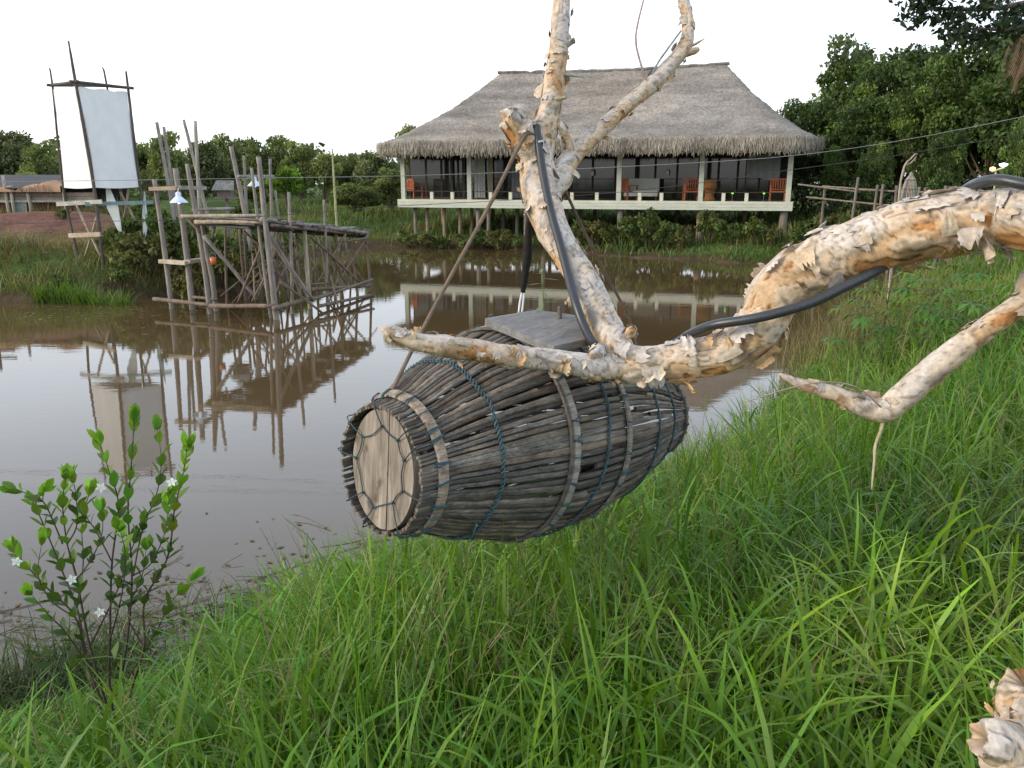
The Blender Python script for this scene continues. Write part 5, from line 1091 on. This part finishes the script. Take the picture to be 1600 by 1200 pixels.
# broad-leaved weeds and dead litter low in the grass
n = 5200; r_ = 1.1 + 5 * rng.uniform(0, 1, n) ** 1.3; a_ = rng.uniform(-.6, .85, n); x, y = r_ * np.sin(a_), r_ * np.cos(a_); ok = (shore(x, y) > .1) & (wob(x, y, 2.1, 7) > .15); x, y = x[ok], y[ok]; n = len(x)
v, q = leaf_quads(np.stack([x, y, hz(x, y) + rng.uniform(.03, .36, n)], 1), .055, .5, .5, .5)
tag(build_np('broadleaf_weeds', v, q, jcol((.085, .15, .03), n, .4), M['leaf']), 'small broad leaved weeds low among the near grass', 'weeds', kind='stuff')
# straw coloured tuft at the waterline on the right, and tangled dead grass low at the right
n = 1500; x0, y0 = G(1300, 560, .4)[:2]; x = x0 + rng.normal(0, .7, n); y = y0 + rng.normal(0, 1.3, n); ok = shore(x, y) > -.4; x, y = x[ok], y[ok]; n = len(x)
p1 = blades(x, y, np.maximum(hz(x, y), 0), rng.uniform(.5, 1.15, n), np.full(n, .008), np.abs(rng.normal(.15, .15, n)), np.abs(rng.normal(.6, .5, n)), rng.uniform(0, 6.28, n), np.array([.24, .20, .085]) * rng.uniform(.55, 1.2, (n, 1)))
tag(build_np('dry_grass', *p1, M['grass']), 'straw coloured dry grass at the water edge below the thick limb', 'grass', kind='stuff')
# floating weed and rootlets in the shallows at lower left
mb = MB()
def bez(a, b, s, c, r): a, b = Vector(a), Vector(b); mid = a.lerp(b, U(.35, .65)) + Vector((U(-1, 1), U(-1, 1), 0)) * s * (b - a).length; mb.tube([a, mid, b], r, 4, c, step=.06)
for _ in range(240):
    px, py = U(-30, 700), 0; py = 1060 - (px - 200) * .19 + random.gauss(-40, 46)
    q = G(px, py, .004); an = random.choice([U(-.2, .9), U(2.4, 3.6), U(0, 6.28)]); ln = U(.12, .5); e_ = Vector((q[0] + math.cos(an) * ln, q[1] + math.sin(an) * ln, U(.0, .06))); bez(q, e_, .15, random.choice([(.09, .065, .04), (.13, .10, .06), (.075, .09, .035)]), U(.0018, .004))
    for k in range(random.randint(0, 7)):
        s = Vector(q).lerp(e_, U(0, 1)); bez(s, s + Vector((U(-.08, .08), U(-.08, .08), U(.0, .07))), .2, (.12, .12, .05), .0015)
for a, b in (((60, 1000), (330, 935)), ((400, 905), (640, 835)), ((430, 960), (620, 900)), ((0, 1060), (220, 1000)), ((-20, 960), (110, 925)), ((300, 960), (470, 925))): bez(G(*a, .006), G(*b, .006), .16, (.085, .065, .04), .0034)
tag(mb.build('floating_weed', M['twig']), 'thin brown stems and weed lying on the shallow water at lower left', 'water weed', kind='stuff')
n = 5200; px = rng.uniform(-40, 760, n); py = 1075 - (px - 200) * .20 + rng.normal(-35, 55, n); gp_ = np.array([G(a, b, 0) for a, b in zip(px, py)]); d = shore(gp_[:, 0], gp_[:, 1]); ok = (d < .5) & (d > -1.0) & (wob(gp_[:, 0], gp_[:, 1], 2.6, 5) > -.35); gp_ = gp_[ok]; n = len(gp_)
v, q, c = blades(gp_[:, 0], gp_[:, 1], gp_[:, 2] - .02, rng.uniform(.12, .48, n), np.full(n, .0075), np.abs(rng.normal(.35, .3, n)), np.abs(rng.normal(.9, .5, n)), rng.uniform(0, 6.28, n), gcols(n, gp_[:, 0], gp_[:, 1], (.085, .130, .036)))
tag(build_np('shallow_weed', v, q, c, M['grass']), 'sparse dull green weed growing in the shallows beside the flowering shrub', 'water weed', kind='stuff')
n = 420; px = np.concatenate([rng.uniform(-60, 700, 180), rng.uniform(20, 330, 120), rng.uniform(580, 1250, 120)]); py = np.concatenate([1010 - (px[:180] - 200) * .2 + rng.normal(-60, 45, 180), 478 + np.abs(rng.normal(0, 16, 120)), 396 + np.abs(rng.normal(0, 14, 120))])
lp = np.array([G(a, b, .006) for a, b in zip(px, py)]); ok = shore(lp[:, 0], lp[:, 1]) < -.02; lp = lp[ok]; n = len(lp); sz = (.008 + .0045 * lp[:, 1]) * rng.uniform(.5, 1.2, n)
an = rng.uniform(0, 6.28, n); a = np.stack([np.cos(an), np.sin(an), np.zeros(n)], 1) * sz[:, None]; b = np.stack([-np.sin(an), np.cos(an), np.zeros(n)], 1) * sz[:, None] * .45
tag(build_np('floating_leaves', np.stack([lp - a, lp + b, lp + a, lp - b], 1).reshape(-1, 3), np.arange(4 * n).reshape(-1, 4), jcol((.14, .12, .05), n, .5), M['leaf']), 'fallen leaves and scraps floating on the muddy pond', 'floating leaves', kind='stuff')
# far and left bank grass
def bank_grass(nm, lab, xr_, yr_, n, Lr, W_, base, cond, seg=3):
    x = rng.uniform(*xr_, n); y = rng.uniform(*yr_, n); d = shore(x, y); ok = (d > -.05) & cond(x, y, d); x, y, d = x[ok], y[ok], d[ok]; n = len(x)
    L_ = rng.uniform(*Lr, n) * (1 + .4 * wob(x, y, .8, 2)); c = gcols(n, x, y, base)
    br_ = (wob(x, y, .55, 8) + rng.normal(0, .3, n) > .55); c[br_] = c[br_] * np.array([1.55, 1.0, 1.3])
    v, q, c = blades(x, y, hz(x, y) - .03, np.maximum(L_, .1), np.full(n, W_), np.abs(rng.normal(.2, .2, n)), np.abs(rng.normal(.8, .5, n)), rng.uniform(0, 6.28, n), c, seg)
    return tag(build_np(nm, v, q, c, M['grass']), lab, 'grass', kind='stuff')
far_side = lambda x, y, d: y > 15.5 + np.clip(x - 4, 0, 9) * .9
bank_grass('bank_grass', 'rough olive and straw grass on the left bank under the white screen tower', (-24, -6.2), (18.5, 30), 32000, (.22, .70), .020, (.150, .170, .050), lambda x, y, d: ((x - MX) ** 2 / 26 + (y - MY + .6) ** 2 / 5 > 1.0) & (d > .15))
bank_grass('meadow_grass', 'green grass on the far bank around and behind the stilt house', (-16, 24), (26, 62), 42000, (.25, .6), .04, (.125, .180, .040), lambda x, y, d: far_side(x, y, d) & (x > -9 - (y - 30) * .3))
bank_grass('slope_grass', 'green grass on the rising ground at the right behind the thick limb', (7, 26), (9, 26), 26000, (.2, .55), .022, (.125, .200, .030), lambda x, y, d: np.hypot(x, y) > 14.5)
bank_grass('verge_grass', 'bright green grass along the far water edge at the right', (5, 22), (21, 31), 20000, (.12, .34), .022, (.125, .215, .032), lambda x, y, d: far_side(x, y, d) & (d < 4))

# ------------------------------------------------------------------ shrub with white flowers
sb = on_ground(188, 1176); dS = (sb - C0) @ FW; sh = empty('flowering_shrub', sb, 'slender leafy shrub with small white flowers at the water edge, lower left', 'shrub')
sc_ = dS / 3.0
stems = [[(190, 1176), (165, 1110), (135, 1035), (118, 965), (70, 915), (38, 880), (22, 858)], [(186, 1172), (150, 1090), (132, 1010), (120, 950), (92, 880), (68, 820), (45, 775), (20, 765)], [(188, 1172), (160, 1080), (138, 1000), (120, 905), (105, 850), (98, 790), (102, 750)],
         [(190, 1174), (172, 1080), (172, 980), (175, 880), (185, 790), (170, 735), (155, 690)], [(192, 1172), (186, 1090), (200, 990), (206, 900), (200, 800), (205, 730), (210, 655)], [(192, 1174), (205, 1080), (225, 1010), (226, 940), (262, 870), (272, 800), (286, 740), (292, 700)],
         [(208, 900), (222, 830), (245, 770), (252, 720), (246, 672)], [(200, 1060), (245, 985), (268, 940), (300, 905)], [(140, 1010), (180, 930), (205, 860), (232, 800), (262, 770)], [(120, 950), (130, 880), (128, 820), (140, 770)], [(118, 965), (82, 940), (60, 900), (65, 850)], [(176, 880), (150, 830), (132, 800), (140, 770)], [(206, 900), (236, 880), (258, 830), (262, 790)], [(98, 850), (72, 790), (60, 780), (68, 768)], [(172, 1000), (190, 930), (196, 870), (188, 830)], [(135, 1035), (100, 985), (75, 960), (50, 930)], [(120, 905), (145, 870), (160, 830), (158, 800)], [(225, 1010), (200, 960), (222, 900), (228, 860)], [(105, 850), (120, 820), (118, 770), (112, 745)]]
lv, lc, lq = [], [], []; mbs = MB(); YS = sb[1]
def leaf(p, d, nrm, ln, wd, c):
    d = d.normalized(); s = d.cross(nrm).normalized(); nn = s.cross(d).normalized(); b = len(lv)
    prof_ = ((0, .04), (.22, .62), (.5, 1), (.76, .72), (1, .03)); bend = U(-.18, .05)
    for t, w_ in prof_:
        ce = p + d * ln * t + nn * ln * bend * t * t
        for u, dz in ((-1, .16), (0, 0), (1, .16)): lv.append(ce + s * u * wd / 2 * w_ + nn * dz * wd * w_ * .8); lc.append(tuple(x * (.88 if u == 0 else 1) for x in c))
    for i in range(4):
        for k in range(2): lq.append((b + i * 3 + k, b + i * 3 + k + 1, b + i * 3 + k + 4, b + i * 3 + k + 3))
for si, s in enumerate(stems):
    dep = U(-.22, .22) * sc_; n = len(s); pts = [Vector(P(a, b, dS + dep * (i / (n - 1)) + U(-.015, .015))) for i, (a, b) in enumerate(s)]
    r0 = .0062 if si < 6 else .0034; rad = [r0 * (1 - .75 * i / (n - 1)) * sc_ for i in range(n)]
    pp, rr = smooth_path(pts, rad, .012); mbs.tube(pp, rr, 6, (.085, .062, .048), wob=.1); fr_ = frames(pp); m_ = len(pp)
    st0 = .44 if si < 6 else .30; i = int(m_ * st0); an = U(0, 6)
    while i < m_:
        v_ = (i / m_ - st0) / (1 - st0); t, a, b = fr_[min(i, m_ - 1)]; an += 1.57 + U(-.3, .3)
        for k in (0, math.pi):
            if U(0, 1) < .10: continue
            d = a * math.cos(an + k) + b * math.sin(an + k); el = .55 + .5 * v_; ld = d * (1 - .5 * el) + t * el + Vector((0, 0, .1)); ln = U(.038, .068) * (1.12 - .2 * abs(v_ - .6)) * sc_
            yg = min(max(v_ * 1.15 + U(-.3, .12), 0), 1) ** 1.6; c = [(.060, .110, .028)[j] * (1 - yg) + (.20, .37, .035)[j] * yg for j in range(3)]; c = tuple(x * U(.75, 1.15) for x in c)
            leaf(pp[min(i, m_ - 1)], ld, t if v_ < .9 else d, ln, ln * U(.48, .60), c)
        i += max(1, int(U(1.2, 2.4) * sc_ / .48)) if v_ < .85 else 2
    e_ = pp[-1]; t = fr_[-1][0]
    for k in range(4): a_ = k * 1.57 + an; d = fr_[-1][1] * math.cos(a_) + fr_[-1][2] * math.sin(a_); leaf(e_, t * 1.0 + d * .45, d, U(.050, .075) * sc_, .032 * sc_, tuple(x * U(.85, 1.15) for x in (.21, .40, .035)))
build_np('leaves', np.array([list(Vector(x) - Vector(sb)) for x in lv]), np.array(lq), np.array(lc), M['leaf'], sh, smooth=True)
mbs.build('stems', M['twig'], sh, smooth=True)
for px, py in ((26, 878), (112, 906), (156, 957), (157, 762), (268, 754)):
    c0 = Vector(P(px, py, dS - .12)); fac = (Vector(C0) - c0).normalized(); fac = (fac + Vector((U(-.6, .6), 0, U(.2, .9)))).normalized(); a = fac.cross(Vector((0, 0, 1))).normalized(); b = a.cross(fac); mbf = MB(); s_ = .018 * sc_
    for k in range(5):
        an = k * 1.2566 + px; d = a * math.cos(an) + b * math.sin(an); w2 = a * -math.sin(an) + b * math.cos(an)
        mbf.add([c0, c0 + d * s_ * .6 + w2 * s_ * .36 + fac * s_ * .2, c0 + d * s_ * 1.15 + fac * s_ * .08, c0 + d * s_ * .6 - w2 * s_ * .36 + fac * s_ * .2], [(0, 1, 2, 3)], (.82, .82, .78))
    mbf.tube([c0 - fac * .03 * sc_, c0], .0025 * sc_, 5, (.15, .24, .06)); mbf.build('flower', M['petal'], sh)

# ------------------------------------------------------------------ plants on the near right bank
def palm_leaf_plant(px, py, Y, hgt, lab, n_l=16, sz=.16):
    q = V(px, py, Y); g = gz(q[0], q[1]); root = empty('cassava_plant', (q[0], q[1], g), lab, 'plant', 'cassava plants on the near right bank'); hgt = q[2] - g
    st_, lf_ = MB(), MB(); st_.tube([(0, 0, -.05), (U(-.05, .05), 0, hgt * .5), (U(-.05, .05), U(-.05, .05), hgt)], [.013, .011, .006], 6, (.10, .085, .05), step=.06)
    for k in range(n_l):
        z0 = hgt * U(.45, 1.0); az_ = U(0, 6.28); el = U(-.1, .8); o = Vector((math.cos(az_) * math.cos(el), math.sin(az_) * math.cos(el), math.sin(el))); b = Vector((0, 0, z0)); e_ = b + o * sz * U(.9, 1.6)
        st_.tube([b, b.lerp(e_, .5) + Vector((0, 0, .02)), e_], .003, 4, (.15, .10, .05)); c = tuple(x * U(.7, 1.25) for x in (.105, .20, .035))
        for j in range(7):
            a2 = az_ + (j - 3) * .62; d = Vector((math.cos(a2), math.sin(a2), -.35 + U(-.2, .3))).normalized(); s = d.cross(Vector((0, 0, 1))).normalized(); L_ = sz * U(.8, 1.1) * (1 - .09 * abs(j - 3)); w_ = L_ * .13; m = e_ + d * L_ * .5 + Vector((0, 0, .02)); t = e_ + d * L_ + Vector((0, 0, -.12 * L_))
            lf_.add([e_, m + s * w_, t, m - s * w_], [(0, 1, 2, 3)], c)
    st_.build('stem', M['twig'], root, local=True); lf_.build('leaves', M['leaf'], root, local=True)
for px, py, Y, lab, nl in ((1392, 432, 8.6, 'leafy cassava plant standing left of the others below the thick limb', 16), (1460, 448, 8.0, 'largest cassava plant right of centre under the limb', 22), (1490, 432, 8.8, 'cassava plant topping the clump under the limb', 18), (1352, 470, 8.4, 'low cassava plant nearest the muddy water below the limb', 12), (1545, 462, 7.6, 'cassava plant behind the upper end of the lower bare branch', 18), (1585, 440, 8.2, 'cassava plant at the right edge of the photo above the lower branch', 16)):
    palm_leaf_plant(px, py, Y, 0, lab, nl, .20)
# weed sprig behind the basket
Yw = 4.9; q = V(847, 420, Yw); root = empty('tall_weed', (q[0], Yw, gz(q[0], Yw)), 'single thin pale green weed sprig rising behind the basket lid', 'weed'); g = root.location.z; lv, lc, lq = [], [], []
MB().tube([(0, 0, -.05), (.03, 0, (q[2] - g) * .6), (0, 0, q[2] - g)], [.008, .006, .003], 5, (.15, .20, .08), step=.08).build('stem', M['twig'], root, local=True)
for k in range(16):
    z0 = (q[2] - g) * (.80 + .2 * k / 15); an = k * 2.4; leaf(Vector((0, 0, z0)), Vector((math.cos(an), math.sin(an), -.1)), Vector((0, 0, 1)), U(.07, .12), .022, tuple(x * U(.8, 1.2) for x in (.16, .24, .08)))
build_np('leaves', np.array([list(x) for x in lv]), np.array(lq), np.array(lc), M['leaf'], root)
# dark stakes in the grass
for px, py, pb, lab in ((609, 905, 1000, 'dark stake in the grass below the left rim of the basket, left of two'), (632, 912, 1010, 'dark stake in the grass below the left rim of the basket, right of two'), (654, 985, 1080, 'short dark stake lowest in the near grass below the basket'), (819, 846, 905, 'thin dark stake in the grass directly under the belly of the basket')):
    g = on_ground(px + 6, pb + 40); t = Vector(V(px, py, g[1])); tag(MB().tube([g - np.array([0, 0, .1]), (Vector(g) + t) / 2 + Vector((.01, 0, 0)), t], [.009, .009, .007], 7, (.05, .038, .028), step=.05, wob=.15).build('wooden_stake', M['twig'], origin=g, smooth=True), lab, 'stake', 'dark stakes in the near grass')

# ------------------------------------------------------------------ bushes under the house and on the left bank
def bush(nm, h, rx, nl, size, base, light, **kw):
    root = empty(nm, (0, 0, 0)); v, q, c, cs = crown_mesh(16, rx, rx * .8, .05, h, nl, size, base, light=light, cr=(.22, .45), fill=.7, **kw); build_np('foliage', v, q, c, M['leaf'], root)
    mb = MB()
    for ce, r in cs[::2]: mb.tube([(ce[0] * .15, ce[1] * .15, -.1), (ce[0] * .5, ce[1] * .5, ce[2] * .5), tuple(ce)], [.018, .012, .005], 4, (.12, .09, .06))
    mb.build('stem', M['twig'], root, local=True); return root
bp = [bush('wild_bush', 1.0, .65, 1000, .11, (.085, .125, .032), (.125, .17, .042)), bush('wild_bush', 1.0, .55, 800, .10, (.115, .150, .040), (.16, .20, .05)), bush('wild_bush', 1.0, .7, 900, .12, (.14, .14, .048), (.18, .175, .065))]
bl_ = [(632, 372, 352, 37.5, 1), (662, 376, 358, 37, 2), (690, 378, 362, 37, 0), (722, 380, 358, 36.6, 1), (752, 381, 352, 36.8, 0), (780, 382, 350, 36.4, 2), (806, 383, 360, 36, 1), (905, 386, 332, 36.0, 0), (932, 390, 336, 35.2, 2), (955, 391, 345, 34.6, 1), (985, 394, 326, 34.2, 0), (1012, 395, 312, 33.8, 1), (1040, 396, 335, 33.4, 0), (1062, 398, 345, 33.0, 2), (1106, 398, 318, 33.0, 1), (1140, 400, 340, 32.4, 0), (1176, 402, 330, 32.0, 1), (1205, 403, 352, 31.6, 2), (1262, 380, 330, 30.5, 0), (1300, 372, 318, 29.5, 2), (1326, 368, 312, 28.5, 1), (1352, 372, 322, 28.0, 0), (1240, 396, 350, 31.2, 1)]
labs = ['low bush left of the stilts at the left end of the house', 'straw tinged bush before the first two stilts', 'dark low bush in front of the second stilt', 'bush between the third and fourth stilts', 'bush round the stilts left of the taut rope', 'yellowish bush under the deck where the rope crosses', 'pale bush left of the upright peeling branch under the deck', 'dark bush just right of the upright branch under the deck', 'yellowish bush right of the upright branch by the water', 'light bush under the fourth veranda post, by the water', 'dark bush around the thick stilt under the fourth post', 'tall pale bush reaching the deck edge right of the fourth post', 'dark bush midway between the fourth and fifth posts', 'straw coloured bush left of the thick stilt below the fifth post', 'tall pale bush climbing the deck edge at the fifth post', 'dark bush right of the fifth post by the water', 'leafy bush between the fifth and last posts', 'dry bush in front of the last thick stilt', 'dark bush right of the last stilt of the house', 'yellow green bush in front of the fence left of the leaning post', 'tall light bush touching the fence left of the limb', 'dark bush at the fence, half hidden by the limb', 'low light bush between the last stilt and the water']
usedp = set()
for (px, pb, pt, Y, k), lab in zip(bl_, labs):
    o = bp[k] if k not in usedp else copy_tree(bp[k]); usedp.add(k); q = V(px, pb, Y); g = gz(q[0], q[1]); s = max(V(px, pt, Y)[2] - g, .5); w_ = min(max(s, .9), 1.4); o.location = (q[0], q[1], g - .05); o.scale = (w_, w_, s); o.rotation_euler = (0, 0, U(0, 6.28)); tag(o, lab, 'bush', 'bushes on the far bank around the house')
b2 = [(98, 345, 320, 25.5, 0, 'green bush at the left foot of the white screen tower'), (178, 392, 345, 22.6, 1, 'light leafy bush at the right foot of the tower, by the hanging cloth'), (200, 385, 325, 23.5, 0, 'dark bush behind the loose white cloth'), (222, 400, 350, 21.8, 2, 'bush between the tower and the pole frame'),
      (248, 400, 318, 23, 0, 'dark bush behind the left pole of the pole frame'), (278, 395, 322, 23, 1, 'bush behind the hanging lamp of the pole frame'), (312, 400, 325, 22.5, 0, 'dark bush behind the left end of the jetty'), (300, 430, 385, 20.6, 2, 'dry brownish bush at the water edge behind the pole frame'),
      (345, 420, 345, 21.8, 0, 'dark bush in the shade under the jetty deck'), (375, 425, 365, 21.6, 2, 'dry bush in the shade under the jetty, right of the dark one'), (412, 400, 345, 25, 0, 'dark bush behind the front corner pole of the jetty'), (455, 395, 335, 29, 1, 'low bush behind the jetty, left of the sheet of sky reflection'),
      (186, 420, 397, 20.9, 1, 'small grey green bush on the bank below the tower'), (90, 440, 418, 20.5, 1, 'bright tuft like bush on the bank at far left, near the water'), (385, 345, 300, 30, 0, 'dark bush behind the tiny hut'), (235, 345, 300, 26, 0, 'tall dark bush behind the tower base')]
for px, pb, pt, Y, k, lab in b2:
    o = copy_tree(bp[k]); q = V(px, pb, Y); g = gz(q[0], q[1]); s = max(V(px, pt, Y)[2] - g, .35); w_ = min(max(s, .5), 1.3); o.location = (q[0], q[1], g - .05); o.scale = (w_, w_, s); o.rotation_euler = (0, 0, U(0, 6.28)); tag(o, lab, 'bush', 'bushes on the left bank')
for i, (px, pb) in enumerate(((65, 450), (96, 452), (128, 455), (150, 456), (185, 455))):          # bright tufts by the water
    q = V(px, pb, 20.2 - .1 * i); n = 190; v, qd, c = blades(rng.normal(0, .13, n), rng.normal(0, .09, n), np.zeros(n), rng.uniform(.35, .8, n), np.full(n, .02), np.abs(rng.normal(.2, .2, n)), np.abs(rng.normal(.7, .4, n)), rng.uniform(0, 6.28, n), gcols(n, np.zeros(n), np.zeros(n), (.12, .22, .03)), 3)
    tag(build_np('grass_tuft', v, qd, c, M['grass'], origin=(q[0], q[1], gz(q[0], q[1]) - .02)), ['leftmost', 'second', 'middle', 'fourth', 'rightmost'][i] + ' of the five bright green tufts along the left bank below the tower', 'grass tuft', 'bright tufts on the left bank')
